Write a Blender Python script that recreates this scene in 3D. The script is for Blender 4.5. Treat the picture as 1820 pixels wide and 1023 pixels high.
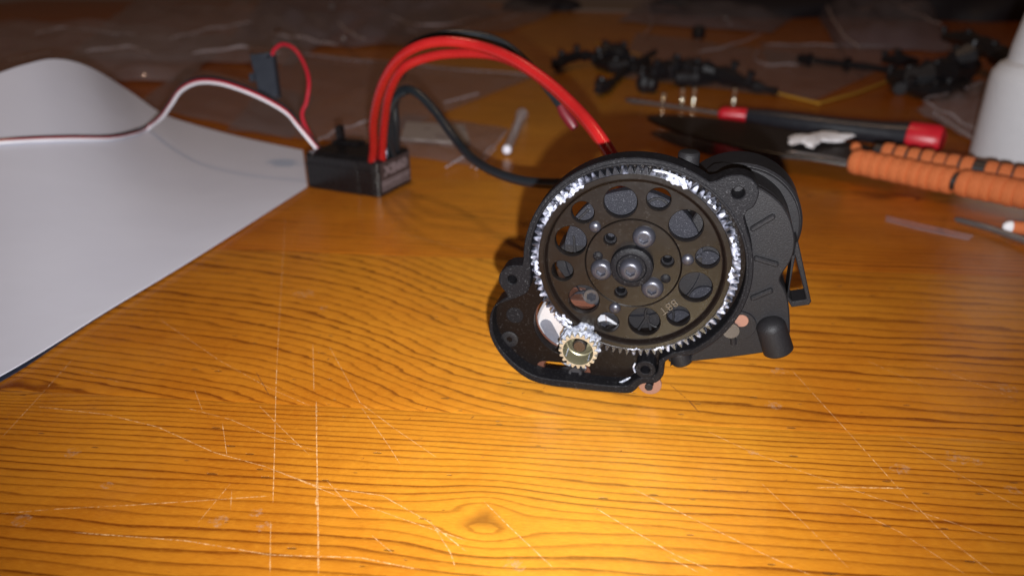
import bpy, math, random
import numpy as np
from mathutils import Vector, Matrix
from mathutils.geometry import tessellate_polygon
scene = bpy.context.scene
for o in list(bpy.data.objects): bpy.data.objects.remove(o)
COL = scene.collection
S = 0.001                      # everything below is written in millimetres
PI = math.pi
rng = random.Random(7)

# ------------------------------------------------------------ camera
H = 103.5; PITCH = math.radians(25); F = 1314.0
camd = bpy.data.cameras.new('camera'); cam = bpy.data.objects.new('camera', camd); COL.objects.link(cam)
cam.location = (0, 0, H * S); cam.rotation_euler = (PI / 2 - PITCH, 0, 0)
camd.sensor_width = 36; camd.lens = 36 * F / 1820
camd.clip_start = 0.005; camd.clip_end = 20
camd.dof.use_dof = True; camd.dof.focus_distance = 0.166; camd.dof.aperture_fstop = 13.5
scene.camera = cam
scene.view_settings.view_transform = 'Standard'; scene.view_settings.look = 'None'
scene.view_settings.exposure = 0.0; scene.view_settings.gamma = 1
scene.render.resolution_x = 1024; scene.render.resolution_y = 575

# ------------------------------------------------------------ world: dim warm room at night
w = bpy.data.worlds.new("World"); scene.world = w; w.use_nodes = True
w.node_tree.nodes['Background'].inputs[0].default_value = (1.0, 0.62, 0.45, 1)
w.node_tree.nodes['Background'].inputs[1].default_value = 0.032

def lamp(name, kind, loc, target, power, color, **kw):
    d = bpy.data.lights.new(name, kind); o = bpy.data.objects.new(name, d); COL.objects.link(o)
    o.location = Vector(loc) * S
    o.rotation_euler = (Vector(target) - Vector(loc)).to_track_quat('-Z', 'Y').to_euler()
    d.energy = power; d.color = color
    for k, v in kw.items(): setattr(d, k, v)
    return o
# the phone's flash next to its lens, and the room's ceiling lamp
lamp('phone_flash', 'SPOT', (4, -9, H - 11), (8, 500, H + 16), 7.35, (0.96, 0.97, 1.0), spot_size=math.radians(128), spot_blend=1.0, shadow_soft_size=1.6 * S)
lamp('ceiling_lamp', 'AREA', (-260, 520, 1500), (0, 250, 0), 3.2, (1.0, 0.66, 0.42), shape='DISK', size=0.16)

# ------------------------------------------------------------ helpers
def ray(u, v):
    x = (u - 910) / F; y = (511.5 - v) / F
    return Vector((x, math.cos(PITCH) + y * math.sin(PITCH), -math.sin(PITCH) + y * math.cos(PITCH)))
def G(u, v, z=0.0):            # point of the table plane (raised by z) seen at u, v in the photograph
    r = ray(u, v); t = (z - H) / r.z
    return Vector((0, 0, H)) + r * t
def Q(u, v, Y):                # point at distance Y
    r = ray(u, v); return Vector((0, 0, H)) + r * (Y / r.y)

class MB:
    def __init__(s, M=None): s.v = []; s.f = []; s.m = []; s.M = M; s.mi = 0
    def add(s, vs, fs):
        b = len(s.v)
        s.v += [(s.M @ Vector(p)) if s.M else Vector(p) for p in vs]
        s.f += [tuple(i + b for i in f) for f in fs]; s.m += [s.mi] * len(fs)
    def box(s, lo, hi, c=0.0):
        x0, y0, z0 = lo; x1, y1, z1 = hi
        poly = [(x0, y0), (x1, y0), (x1, y1), (x0, y1)]
        s.prism(poly, z0, z1, ch=c)
    def prism(s, outer, z0, z1, holes=(), ch=0.0, back=True):
        loops = [ccw(list(outer), True)] + [ccw(list(h), False) for h in holes]
        front = [offset(l, -ch) if ch else l for l in loops]
        allv = []; n = 0; idx = []
        for l in loops: idx.append(n); n += len(l)
        tot = n
        vs = [(x, y, z1) for l in front for x, y in l]
        if ch: vs += [(x, y, z1 - ch) for l in loops for x, y in l]
        vs += [(x, y, z0) for l in loops for x, y in l]
        last = tot * (2 if ch else 1)
        tris = tessellate_polygon([[Vector((x, y, 0)) for x, y in l] for l in front])
        flat = [p for l in front for p in l]; fs = []
        for a, b, c in tris:
            A, B, Cc = flat[a], flat[b], flat[c]
            if (B[0]-A[0])*(Cc[1]-A[1]) - (B[1]-A[1])*(Cc[0]-A[0]) < 0: a, c = c, a
            fs.append((a, b, c))
            if back: fs.append((a + last, c + last, b + last))
        for l, st in zip(loops, idx):
            k = len(l)
            for i in range(k):
                j = (i + 1) % k
                lev = [0, tot, last] if ch else [0, last]
                for p, q in zip(lev, lev[1:]):
                    fs.append((p + st + i, q + st + i, q + st + j, p + st + j))
        s.add(vs, fs)
    def lathe(s, prof, n=32, c=(0, 0), fn=None, cap=True):      # prof: (r, z) from the front centre outwards and back
        vs = []; fs = []
        for (r, z, *h) in prof:
            for i in range(n):
                a = 2 * PI * i / n; rr = r
                if h and h[0]: rr = r / math.cos(((a + PI / 6) % (PI / 3)) - PI / 6)
                vs.append((c[0] + rr * math.cos(a), c[1] + rr * math.sin(a), z))
        for k in range(len(prof) - 1):
            for i in range(n):
                j = (i + 1) % n
                fs.append((k*n+i, (k+1)*n+i, (k+1)*n+j, k*n+j))
        if cap:
            fs.append(tuple(range(n))); fs.append(tuple(reversed(range((len(prof)-1)*n, len(prof)*n))))
        s.add(vs, fs)
    def tube(s, path, r, n=12, cap=True):
        path = [Vector(p) for p in path]; vs = []; fs = []
        up = None
        for i, p in enumerate(path):
            t = (path[min(i+1, len(path)-1)] - path[max(i-1, 0)]).normalized()
            if up is None:
                up = Vector((0, 0, 1)) if abs(t.z) < .9 else Vector((1, 0, 0))
            a = (up - t * up.dot(t)).normalized(); b = t.cross(a); up = a
            rr = r[i] if isinstance(r, (list, tuple)) else r
            for k in range(n):
                an = 2 * PI * k / n
                vs.append(p + a * (rr * math.cos(an)) + b * (rr * math.sin(an)))
        for i in range(len(path) - 1):
            for k in range(n):
                l = (k + 1) % n
                fs.append((i*n+k, (i+1)*n+k, (i+1)*n+l, i*n+l))
        if cap:
            fs.append(tuple(range(n))); fs.append(tuple(reversed(range((len(path)-1)*n, len(path)*n))))
        fs = [tuple(reversed(f)) for f in fs]
        s.add(vs, fs)
    def ball(s, c, r, n=14, sc=(1, 1, 1)):
        prof = []
        vs = []; fs = []
        m = n // 2
        for i in range(m + 1):
            th = PI * i / m
            for k in range(n):
                a = 2 * PI * k / n
                vs.append((c[0] + r*sc[0]*math.sin(th)*math.cos(a), c[1] + r*sc[1]*math.sin(th)*math.sin(a), c[2] + r*sc[2]*math.cos(th)))
        for i in range(m):
            for k in range(n):
                l = (k + 1) % n
                fs.append((i*n+k, (i+1)*n+k, (i+1)*n+l, i*n+l))
        s.add(vs, fs)
    def torus(s, c, R, r, n=24, m=10, ax=None, sy=1.0, fl_=1.0, pw=1.0):
        vs = []; fs = []
        X, Y, Z = ax or (Vector((1,0,0)), Vector((0,1,0)), Vector((0,0,1)))
        for i in range(n):
            a = 2*PI*i/n; d = X*math.cos(a) + Y*(math.sin(a)*sy)
            for k in range(m):
                b = 2*PI*k/m
                vs.append(Vector(c) + d*(R + r*math.copysign(abs(math.cos(b))**pw, math.cos(b))*fl_) + Z*(r*math.copysign(abs(math.sin(b))**pw, math.sin(b))))
        for i in range(n):
            for k in range(m):
                j = (i+1) % n; l = (k+1) % m
                fs.append((i*m+k, j*m+k, j*m+l, i*m+l))
        s.add(vs, fs)
    def build(s, name, mats, parent=None, origin=None, label=None, ang=35, smooth=True):
        if origin is None: origin = parent['_base'] if parent is not None and '_base' in parent else (0, 0, 0)
        O = Vector(origin)
        me = bpy.data.meshes.new(name)
        me.from_pydata([tuple((p - O) * S) for p in s.v], [], s.f)
        if not isinstance(mats, (list, tuple)): mats = [mats]
        for m in mats: me.materials.append(m)
        if len(mats) > 1: me.polygons.foreach_set('material_index', s.m)
        if smooth:
            me.polygons.foreach_set('use_smooth', [True] * len(me.polygons))
            me.set_sharp_from_angle(angle=math.radians(ang))
        me.validate()
        o = bpy.data.objects.new(name, me); COL.objects.link(o)
        if parent is not None: o.parent = parent; 
        if parent is not None: o['_base'] = tuple(O)
        if parent is None: o.location = O * S
        if label: o['label'] = label
        return o
def ccw(l, want):
    A = sum(l[i][0]*l[(i+1) % len(l)][1] - l[(i+1) % len(l)][0]*l[i][1] for i in range(len(l)))
    return l if (A > 0) == want else l[::-1]
def offset(l, d):              # positive grows a counter-clockwise loop
    out = []; n = len(l)
    for i in range(n):
        p, q, r = l[i-1], l[i], l[(i+1) % n]
        a = Vector((q[0]-p[0], q[1]-p[1])); b = Vector((r[0]-q[0], r[1]-q[1]))
        if a.length < 1e-9 or b.length < 1e-9: out.append(q); continue
        a.normalize(); b.normalize()
        nn = Vector((a.y+b.y, -a.x-b.x))
        if nn.length < 1e-6: out.append(q); continue
        nn.normalize(); k = d / max(.5, nn.dot(Vector((a.y, -a.x))))
        out.append((q[0] + nn.x*k, q[1] + nn.y*k))
    return out
def circ(c, r, n=32, ph=0): return [(c[0] + r*math.cos(2*PI*i/n+ph), c[1] + r*math.sin(2*PI*i/n+ph)) for i in range(n)]
def smooth_path(pts, k=8):     # Catmull-Rom
    P = [Vector(p) for p in pts]; P = [P[0]*2 - P[1]] + P + [P[-1]*2 - P[-2]]; out = []
    for i in range(1, len(P) - 2):
        for j in range(k):
            t = j / k; a, b, c, d = P[i-1:i+3]
            out.append(.5*((2*b) + (c-a)*t + (2*a-5*b+4*c-d)*t*t + (3*b-a-3*c+d)*t**3))
    out.append(P[-2]); return out
def stadium(a, b, r, n=10):
    a = Vector(a); b = Vector(b); t = (b-a).normalized(); an = math.atan2(t.y, t.x); o = []
    for i in range(n+1): q = an - PI/2 + PI*i/n; o.append((b.x + r*math.cos(q), b.y + r*math.sin(q)))
    for i in range(n+1): q = an + PI/2 + PI*i/n; o.append((a.x + r*math.cos(q), a.y + r*math.sin(q)))
    return o
def thing(name, label, cat, base=(0, 0, 0), group=None):
    o = bpy.data.objects.new(name, None); COL.objects.link(o); o.location = Vector(base) * S
    o.empty_display_size = .01
    o['label'] = label; o['category'] = cat; o['_base'] = tuple(base)
    if group: o['group'] = group
    return o
def tag(o, label, cat, group=None, kind=None):
    o['label'] = label
    if cat: o['category'] = cat
    if group: o['group'] = group
    if kind: o['kind'] = kind
    return o

# ------------------------------------------------------------ materials
class N:
    def __init__(s, name):
        s.m = bpy.data.materials.new(name); s.m.use_nodes = True; s.t = s.m.node_tree
        s.b = s.t.nodes['Principled BSDF']; s.out = s.t.nodes['Material Output']
    def n(s, typ, **kw):
        x = s.t.nodes.new('ShaderNode' + typ)
        for k, v in kw.items():
            if k.startswith('i_'):
                key = k[2:]; key = int(key) if key.isdigit() else key.replace('_', ' ')
                if hasattr(v, 'is_linked') or isinstance(v, bpy.types.NodeSocket): s.t.links.new(v, x.inputs[key])
                else: x.inputs[key].default_value = v
            else: setattr(x, k, v)
        return x
    def l(s, a, b): s.t.links.new(a, b)
    def coord(s, scale=1000.0, rot=0, sc=(1, 1, 1)):
        tc = s.n('TexCoord'); mp = s.n('Mapping'); s.l(tc.outputs['Object'], mp.inputs[0])
        mp.inputs['Scale'].default_value = tuple(scale * q for q in sc); mp.inputs['Rotation'].default_value = (0, 0, rot)
        return mp.outputs[0]
    def noise(s, vec, sc, det=3, rough=.5): return s.n('TexNoise', i_Vector=vec, i_Scale=sc, i_Detail=det, i_Roughness=rough).outputs[0]
    def math(s, op, a, b=0.0, clamp=False):
        x = s.n('Math', operation=op, use_clamp=clamp)
        for i, q in enumerate((a, b)):
            if isinstance(q, (int, float)): x.inputs[i].default_value = q
            else: s.l(q, x.inputs[i])
        return x.outputs[0]
    def ramp(s, fac, stops):
        x = s.n('ValToRGB'); s.l(fac, x.inputs[0]); e = x.color_ramp.elements
        while len(e) > 1: e.remove(e[-1])
        e[0].position, e[0].color = stops[0][0], c4(stops[0][1])
        for p, c in stops[1:]: q = e.new(p); q.color = c4(c)
        return x.outputs[0]
    def mix(s, fac, a, b, blend='MIX'):
        x = s.n('Mix', data_type='RGBA', blend_type=blend)
        for i, q in ((0, fac), (6, a), (7, b)):
            if isinstance(q, (int, float)): x.inputs[i].default_value = q
            elif isinstance(q, tuple): x.inputs[i].default_value = c4(q)
            else: s.l(q, x.inputs[i])
        return x.outputs[2]
    def bump(s, h, dist, strength=1.0):
        x = s.n('Bump'); s.l(h, x.inputs['Height']); x.inputs['Distance'].default_value = dist * S; x.inputs['Strength'].default_value = strength
        s.l(x.outputs[0], s.b.inputs['Normal']); return x.outputs[0]
def c4(c): return (c, c, c, 1) if isinstance(c, (int, float)) else tuple(c)[:3] + (1,)

def plain(name, col, rough=.5, metal=0.0, var=.12, bump=0.0, bsc=1.0, spec=.5, coat=0.0, trans=0.0, sss=0.0):
    k = N(name); v = k.coord(); a = k.noise(v, .25, 4); b = k.noise(v, 2.2, 3)
    f = k.math('ADD', k.math('MULTIPLY', a, .6), k.math('MULTIPLY', b, .4))
    c = k.mix(f, tuple(q * (1 - var*2) for q in col), tuple(min(1, q * (1 + var*2)) for q in col)); k.l(c, k.b.inputs['Base Color'])
    rr = k.math('MULTIPLY_ADD', f, .3); k.t.nodes[-1].inputs[2].default_value = rough - .15; k.l(rr, k.b.inputs['Roughness'])
    k.b.inputs['Metallic'].default_value = metal; k.b.inputs['Specular IOR Level'].default_value = spec
    k.b.inputs['Coat Weight'].default_value = coat; k.b.inputs['Coat Roughness'].default_value = .12
    k.b.inputs['Transmission Weight'].default_value = trans
    if sss: k.b.inputs['Subsurface Weight'].default_value = sss; k.b.inputs['Subsurface Radius'].default_value = (.004,)*3
    if bump: k.bump(k.noise(v, bsc, 2), bump)
    return k.m

def textured_black(name, base, rough, grain=2.6, bdist=.06, speck=.5, dust=0.0, spec=.08):
    k = N(name); v = k.coord()
    fine = k.noise(v, grain, 3, .6); big = k.noise(v, .16, 3)
    hi = k.math('MULTIPLY', k.math('SUBTRACT', fine, .60, True), 6.0, True)
    c = k.mix(k.math('MULTIPLY', hi, speck), base, tuple(q * 4 + .055 for q in base))
    c = k.mix(k.math('MULTIPLY', big, .5), c, tuple(q * .5 for q in base))
    if dust:
        vor = k.n('TexVoronoi', i_Vector=v, i_Scale=1.9, i_Randomness=1.0)
        wn = k.n('TexWhiteNoise'); k.l(vor.outputs['Position'], wn.inputs['Vector'])
        rad = k.math('MULTIPLY', k.math('POWER', wn.outputs['Value'], 3.5), .10)
        sp = k.math('MULTIPLY', k.math('SUBTRACT', rad, vor.outputs['Distance']), 40.0, True)
        c = k.mix(k.math('MULTIPLY', sp, dust), c, (.16, .145, .125))
        patch = k.math('MULTIPLY', k.math('SUBTRACT', k.noise(v, .5, 6, .75), .6, True), 2.0, True)
        c = k.mix(k.math('MULTIPLY', patch, .45), c, (.022, .020, .019))
    k.l(c, k.b.inputs['Base Color'])
    k.l(k.math('ADD', k.math('MULTIPLY', big, .25), rough - .12), k.b.inputs['Roughness'])
    k.bump(fine, bdist); k.b.inputs['Specular IOR Level'].default_value = spec
    return k.m

M = {}
M['rim'] = textured_black('grained black plastic', (.0045, .0042, .0050), .5, 2.6, .10, .8)
M['floor'] = textured_black('smooth black plastic', (.0042, .0027, .0022), .36, 1.6, .025, .25, dust=.5)
M['case'] = textured_black('matt black moulded plastic', (.0075, .0069, .0076), .48, 3.4, .09, .28, spec=.14)
M['web'] = textured_black('spur gear plastic', (.0054, .0038, .0030), .30, 1.2, .02, .18, dust=.9, spec=.25)
M['tex'] = textured_black('coarse grey textured plastic', (.011, .011, .014), .5, 3.6, .16, 1.0)
M['steel_black'] = textured_black('black oxide steel', (.034, .034, .043), .34, 2.0, .02, .4, spec=.5)
for m_ in ('steel_black',): M[m_].node_tree.nodes['Principled BSDF'].inputs['Metallic'].default_value = .55
M['gunmetal'] = plain('dark socket steel', (.055, .052, .055), .35, .7)
M['motor'] = plain('brushed motor steel', (.36, .36, .38), .42, .55, .05, bump=.01, bsc=3)
M['motor_dark'] = plain('dark motor slot', (.05, .052, .065), .5, 0, .3, bump=.03, bsc=2)
M['letter'] = plain('raised gear lettering', (.022, .017, .014), .3, 0, .1)
M['inner'] = plain('dark brown inner plastic', (.020, .008, .005), .3, 0, .2)
M['brown'] = plain('dark plastic with painted wood reflection', (.055, .021, .013), .25, 0, .2)  # brown reflection of the table wood, painted into the liners' base colour
M['brass'] = plain('worn pale brass', (.29, .25, .185), .40, .6, .08, bump=.008, bsc=4)
M['bore'] = plain('pale brass bore', (.15, .135, .085), .36, .6, .1)
M['shaft'] = plain('polished shaft steel', (.10, .09, .085), .22, .9, .05)
M['copper'] = plain('dull copper', (.14, .068, .048), .5, .25, .14, bump=.02, bsc=2)
def grease_mat():
    k = N('white grease'); v = k.coord(); a = k.noise(v, 1.3, 4, .65)
    c = k.ramp(a, [(.36, (.06, .065, .095)), (.46, (.17, .18, .22)), (.54, (.24, .25, .28)), (.72, (.34, .345, .37))])
    k.l(c, k.b.inputs['Base Color']); k.b.inputs['Roughness'].default_value = .24
    k.b.inputs['Subsurface Weight'].default_value = .3; k.b.inputs['Subsurface Radius'].default_value = (.0004,)*3
    k.bump(k.noise(v, .9, 3, .5), .30); return k.m
M['grease'] = grease_mat()
def greasy_tooth():
    k = N('greasy gear tooth'); v = k.coord(); a = k.noise(v, .42, 2, .5)
    g = k.n('Attribute', attribute_name='grease').outputs['Fac']; a = k.math('ADD', a, k.math('MULTIPLY', k.math('SUBTRACT', g, .5), .42))
    c = k.ramp(a, [(.38, (.008, .008, .010)), (.47, (.035, .037, .05)), (.56, (.14, .145, .18)), (.68, (.30, .305, .34))])
    k.l(c, k.b.inputs['Base Color']); k.b.inputs['Roughness'].default_value = .26
    k.bump(k.noise(v, 1.2, 3, .5), .05); return k.m
M['tooth'] = greasy_tooth()
M['red'] = plain('red silicone wire', (.27, .009, .009), .27, 0, .06, spec=.5)
M['crimson'] = plain('thin red wire insulation', (.36, .010, .022), .35, 0, .06)
M['sleeve'] = plain('dark red heatshrink', (.10, .004, .009), .45, 0, .1)
M['black_wire'] = plain('black silicone wire', (.009, .012, .015), .34, 0, .1)
M['white_wire'] = plain('white wire insulation', (.72, .70, .74), .4, 0, .03)
M['esc'] = plain('black case plastic', (.006, .0055, .006), .27, 0, .2, bump=.015, bsc=3)
M['esc_label'] = plain('dark label film', (.042, .030, .030), .4, 0, .12)
M['print'] = plain('pale label print', (.20, .155, .16), .5, 0, .2)
M['silver_print'] = plain('silver terminal', (.3, .34, .45), .3, .8, .1)
M['switch'] = plain('slate blue plastic', (.020, .024, .034), .5, 0, .15, bump=.02, bsc=2)
M['paper_back'] = plain('printed blue-black cover', (.02, .025, .045), .5, 0, .3)
def paper_mat():
    k = N('white paper'); v = k.coord(); a = k.noise(v, .02, 3); b = k.noise(v, 1.5, 4)
    c = k.mix(a, (.57, .58, .67), (.63, .64, .72)); k.l(c, k.b.inputs['Base Color'])
    k.b.inputs['Roughness'].default_value = .55; k.b.inputs['Specular IOR Level'].default_value = .3
    k.bump(k.math('ADD', k.noise(v, .025, 4, .6), k.math('MULTIPLY', b, .01)), .3); return k.m
M['paper'] = paper_mat()
def film(name, alpha, tint=(.55, .50, .52), rough=.12, amp=3.6):
    k = N(name); v = k.coord(); a = k.noise(v, .014, 2, .5); b = k.noise(v, .05, 3, .5)
    k.t.nodes.remove(k.b)
    tr = k.n('BsdfTransparent'); df = k.n('BsdfDiffuse'); gl = k.n('BsdfGlossy'); gl.inputs['Roughness'].default_value = rough; gl.inputs['Color'].default_value = (.95, .93, .97, 1)
    k.l(k.mix(a, tuple(q*.7 for q in tint), tint), df.inputs['Color'])
    rd = k.math('ABSOLUTE', k.math('SUBTRACT', k.noise(v, .022, 2, .5), .5))
    bp = k.n('Bump'); k.l(k.math('ADD', k.math('MULTIPLY', rd, 2.0), k.math('ADD', a, k.math('MULTIPLY', b, .35))), bp.inputs['Height']); bp.inputs['Distance'].default_value = amp * S * 1.6
    k.l(bp.outputs[0], gl.inputs['Normal'])
    m1 = k.n('MixShader'); k.l(k.math('ADD', k.math('MULTIPLY', b, alpha * 1.1), alpha * .45), m1.inputs[0]); k.l(tr.outputs[0], m1.inputs[1]); k.l(df.outputs[0], m1.inputs[2])
    lw = k.n('LayerWeight'); lw.inputs['Blend'].default_value = .25
    m2 = k.n('MixShader'); k.l(k.math('ADD', k.math('MULTIPLY', lw.outputs['Facing'], .16), .10), m2.inputs[0]); k.l(m1.outputs[0], m2.inputs[1]); k.l(gl.outputs[0], m2.inputs[2])
    k.l(m2.outputs[0], k.out.inputs['Surface'])
    return k.m
M['film'] = film('clear bag film', .13, (.60, .50, .52))
M['film_grey'] = film('smoky bag film', .22, (.40, .37, .46))
M['film_dense'] = film('milky bag film', .20, (.62, .54, .58))
M['strip'] = film('clear plastic strip', .16, (.45, .42, .5), .2, .1)
M['yellow'] = plain('yellow plastic edge', (.50, .26, .03), .45, 0, .1)
M['black_part'] = plain('black moulded nylon', (.013, .012, .014), .42, 0, .3, bump=.04, bsc=1.5)
M['tool_black'] = plain('black tool handle', (.016, .017, .022), .38, 0, .15, bump=.02)
M['tool_red'] = plain('red tool plastic', (.55, .012, .025), .36, 0, .06)
M['tool_steel'] = plain('tool steel', (.30, .29, .30), .35, .85, .1)
M['blade'] = plain('dark coated blade', (.028, .022, .020), .42, .2, .15, bump=.01)
M['white_bottle'] = plain('translucent white bottle plastic', (.60, .605, .63), .42, 0, .03, sss=.35)
M['tissue'] = plain('crumpled white tissue', (.78, .76, .78), .8, 0, .06, bump=.35, bsc=.5)
M['tube'] = film('clear tube plastic', .34, (.62, .58, .60), .2, .1)
M['tube_cap'] = plain('white plug', (.75, .74, .82), .4, 0, .05)
M['card'] = plain('pale grey card header', (.30, .255, .235), .6, 0, .06)
M['cloth_black'] = plain('matt black bag', (.022, .020, .026), .6, 0, .3, bump=.4, bsc=.1)
M['blue'] = plain('blue plastic', (.02, .03, .22), .4, 0, .1)
M['brass_pin'] = plain('bright brass insert', (.85, .74, .55), .22, .9, .08)
def cord_mat():
    k = N('orange paracord'); v = k.coord()
    wv = k.n('TexWave', i_Vector=v, i_Scale=.55, i_Distortion=.6, i_Detail=1.0); wv.bands_direction = 'X'
    wz = k.n('TexWave', i_Vector=v, i_Scale=.55, i_Distortion=.6, i_Detail=1.0); wz.bands_direction = 'Z'
    wt = k.math('MULTIPLY', wv.outputs['Fac'], wz.outputs['Fac'])
    c = k.mix(wt, (.60, .13, .028), (1.0, .38, .14)); c = k.mix(k.math('MULTIPLY', k.noise(v, .3, 4), .4), c, (.35, .07, .02))
    k.l(c, k.b.inputs['Base Color']); k.b.inputs['Roughness'].default_value = .7; k.bump(wt, .3); return k.m
M['cord'] = cord_mat()

# varnished pine; grain rings come as a per-vertex ring coordinate, the knots as a mask
def wood_mat():
    k = N('varnished orange pine'); TH = math.radians(5.0)
    v = k.coord(rot=TH)                                   # grain runs along x
    ring = k.n('Attribute', attribute_name='ring').outputs['Fac']; knot = k.n('Attribute', attribute_name='knot').outputs['Fac']
    tint = k.n('Attribute', attribute_name='tint').outputs['Fac']
    def stretched(sx, sy, det=4, rough=.6):
        m = k.n('Mapping'); k.l(v, m.inputs[0]); m.inputs['Scale'].default_value = (sx, sy, sy)
        return k.n('TexNoise', i_Vector=m.outputs[0], i_Scale=1.0, i_Detail=det, i_Roughness=rough).outputs[0]
    w1 = stretched(.018, .10, 3); w2 = stretched(.06, .9, 4)
    r = k.math('ADD', ring, k.math('MULTIPLY', k.math('SUBTRACT', w1, .5), 1.7)); r = k.math('ADD', r, k.math('MULTIPLY', k.math('SUBTRACT', w2, .5), .22))
    fr = k.math('FRACT', r); fl = k.math('FLOOR', r)
    wn = k.n('TexWhiteNoise', noise_dimensions='1D'); k.l(fl, wn.inputs['W'])
    prof = k.ramp(fr, [(0, 0.0), (.45, .06), (.68, .28), (.79, .78), (.86, 1.0), (.93, .90), (.97, .2), (1.0, 0.0)])
    amt = k.math('MULTIPLY', prof, k.math('MULTIPLY_ADD', wn.outputs['Value'], .65)); k.t.nodes[-2].inputs[2].default_value = .45
    for x in k.t.nodes:
        if x.type == 'MATH' and x.operation == 'MULTIPLY_ADD': x.inputs[2].default_value = .42
    fib = stretched(.12, 3.2, 5, .7); fib2 = stretched(.5, 9.0, 3, .6); low = stretched(.010, .022, 3)
    amt = k.math('MULTIPLY', amt, k.math('ADD', k.math('MULTIPLY', fib, 1.1), .72), True)
    early = k.mix(low, (.45, .134, .006), (.59, .232, .016))
    early = k.mix(k.math('MULTIPLY', k.math('SUBTRACT', fib, .42, True), 1.1, True), early, (.38, .105, .009))
    mott = k.noise(v, .03, 5, .62); early = k.mix(k.math('MULTIPLY', k.math('SUBTRACT', mott, .42, True), 3.2, True), early, k.mix(1.0, early, (.80, .66, .50), 'MULTIPLY'))
    late = k.mix(fib, (.105, .0135, .0005), (.18, .030, .0012))
    c = k.mix(k.math('MULTIPLY', amt, .92), early, late)
    c = k.mix(k.math('MULTIPLY', k.math('SUBTRACT', fib2, .5, True), 2.0, True), c, (.64, .27, .025))
    c = k.mix(k.math('MULTIPLY', k.math('SUBTRACT', .47, fib2, True), 2.4, True), c, (.22, .06, .006))
    # short dark resin flecks and pits
    m = k.n('Mapping'); k.l(v, m.inputs[0]); m.inputs['Scale'].default_value = (.16, .62, .6)
    vor = k.n('TexVoronoi', i_Vector=m.outputs[0], i_Scale=1.0)
    wn2 = k.n('TexWhiteNoise'); k.l(vor.outputs['Position'], wn2.inputs['Vector'])
    fleck = k.math('MULTIPLY', k.math('SUBTRACT', k.math('MULTIPLY', k.math('POWER', wn2.outputs['Value'], 5.0), .24), k.math('ADD', vor.outputs['Distance'], k.math('MULTIPLY', fib2, .05))), 28.0, True)
    c = k.mix(k.math('MULTIPLY', fleck, .75), c, (.12, .035, .008))
    c = k.mix(knot, c, (.15, .030, .004))
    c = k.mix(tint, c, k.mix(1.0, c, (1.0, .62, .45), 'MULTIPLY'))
    # worn dull patches in the varnish
    worn = k.math('MULTIPLY', k.math('SUBTRACT', k.noise(v, .020, 6, .7), .56, True), 2.2, True)
    c = k.mix(k.math('MULTIPLY', worn, .13), c, (.62, .36, .14))
    k.l(c, k.b.inputs['Base Color'])
    k.l(k.math('ADD', k.math('MULTIPLY', worn, .12), k.math('ADD', k.math('MULTIPLY', fib, .12), .16)), k.b.inputs['Roughness'])
    k.b.inputs['Specular IOR Level'].default_value = .34
    hgt = k.math('ADD', k.math('MULTIPLY', k.noise(v, .13, 3), .8), k.math('SUBTRACT', k.math('MULTIPLY', fib2, .10), k.math('MULTIPLY', fleck, .5)))
    nb = k.bump(hgt, .30)
    # chatoyance of the wood fibres under the varnish
    an = k.n('BsdfAnisotropic'); k.l(k.mix(1.0, k.mix(.35, c, (.66, .60, .14)), (1.0, 1.30, 1.1), 'MULTIPLY'), an.inputs['Color']); an.inputs['Roughness'].default_value = .45
    an.inputs['Anisotropy'].default_value = .46
    tv = k.n('CombineXYZ'); tv.inputs[0].default_value = math.cos(TH); tv.inputs[1].default_value = -math.sin(TH); k.l(tv.outputs[0], an.inputs['Tangent'])
    h2 = k.math('ADD', k.math('ADD', k.noise(v, .06, 4, .6), k.math('MULTIPLY', low, .8)), k.math('MULTIPLY', k.noise(v, 1.1, 3), .10)); b2 = k.n('Bump'); k.l(h2, b2.inputs['Height']); b2.inputs['Distance'].default_value = .6 * S; k.l(b2.outputs[0], an.inputs['Normal'])
    mx = k.n('MixShader'); mx.inputs[0].default_value = .215
    k.l(k.b.outputs[0], mx.inputs[1]); k.l(an.outputs[0], mx.inputs[2]); k.l(mx.outputs[0], k.out.inputs['Surface'])
    return k.m
M['wood'] = wood_mat()

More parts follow.
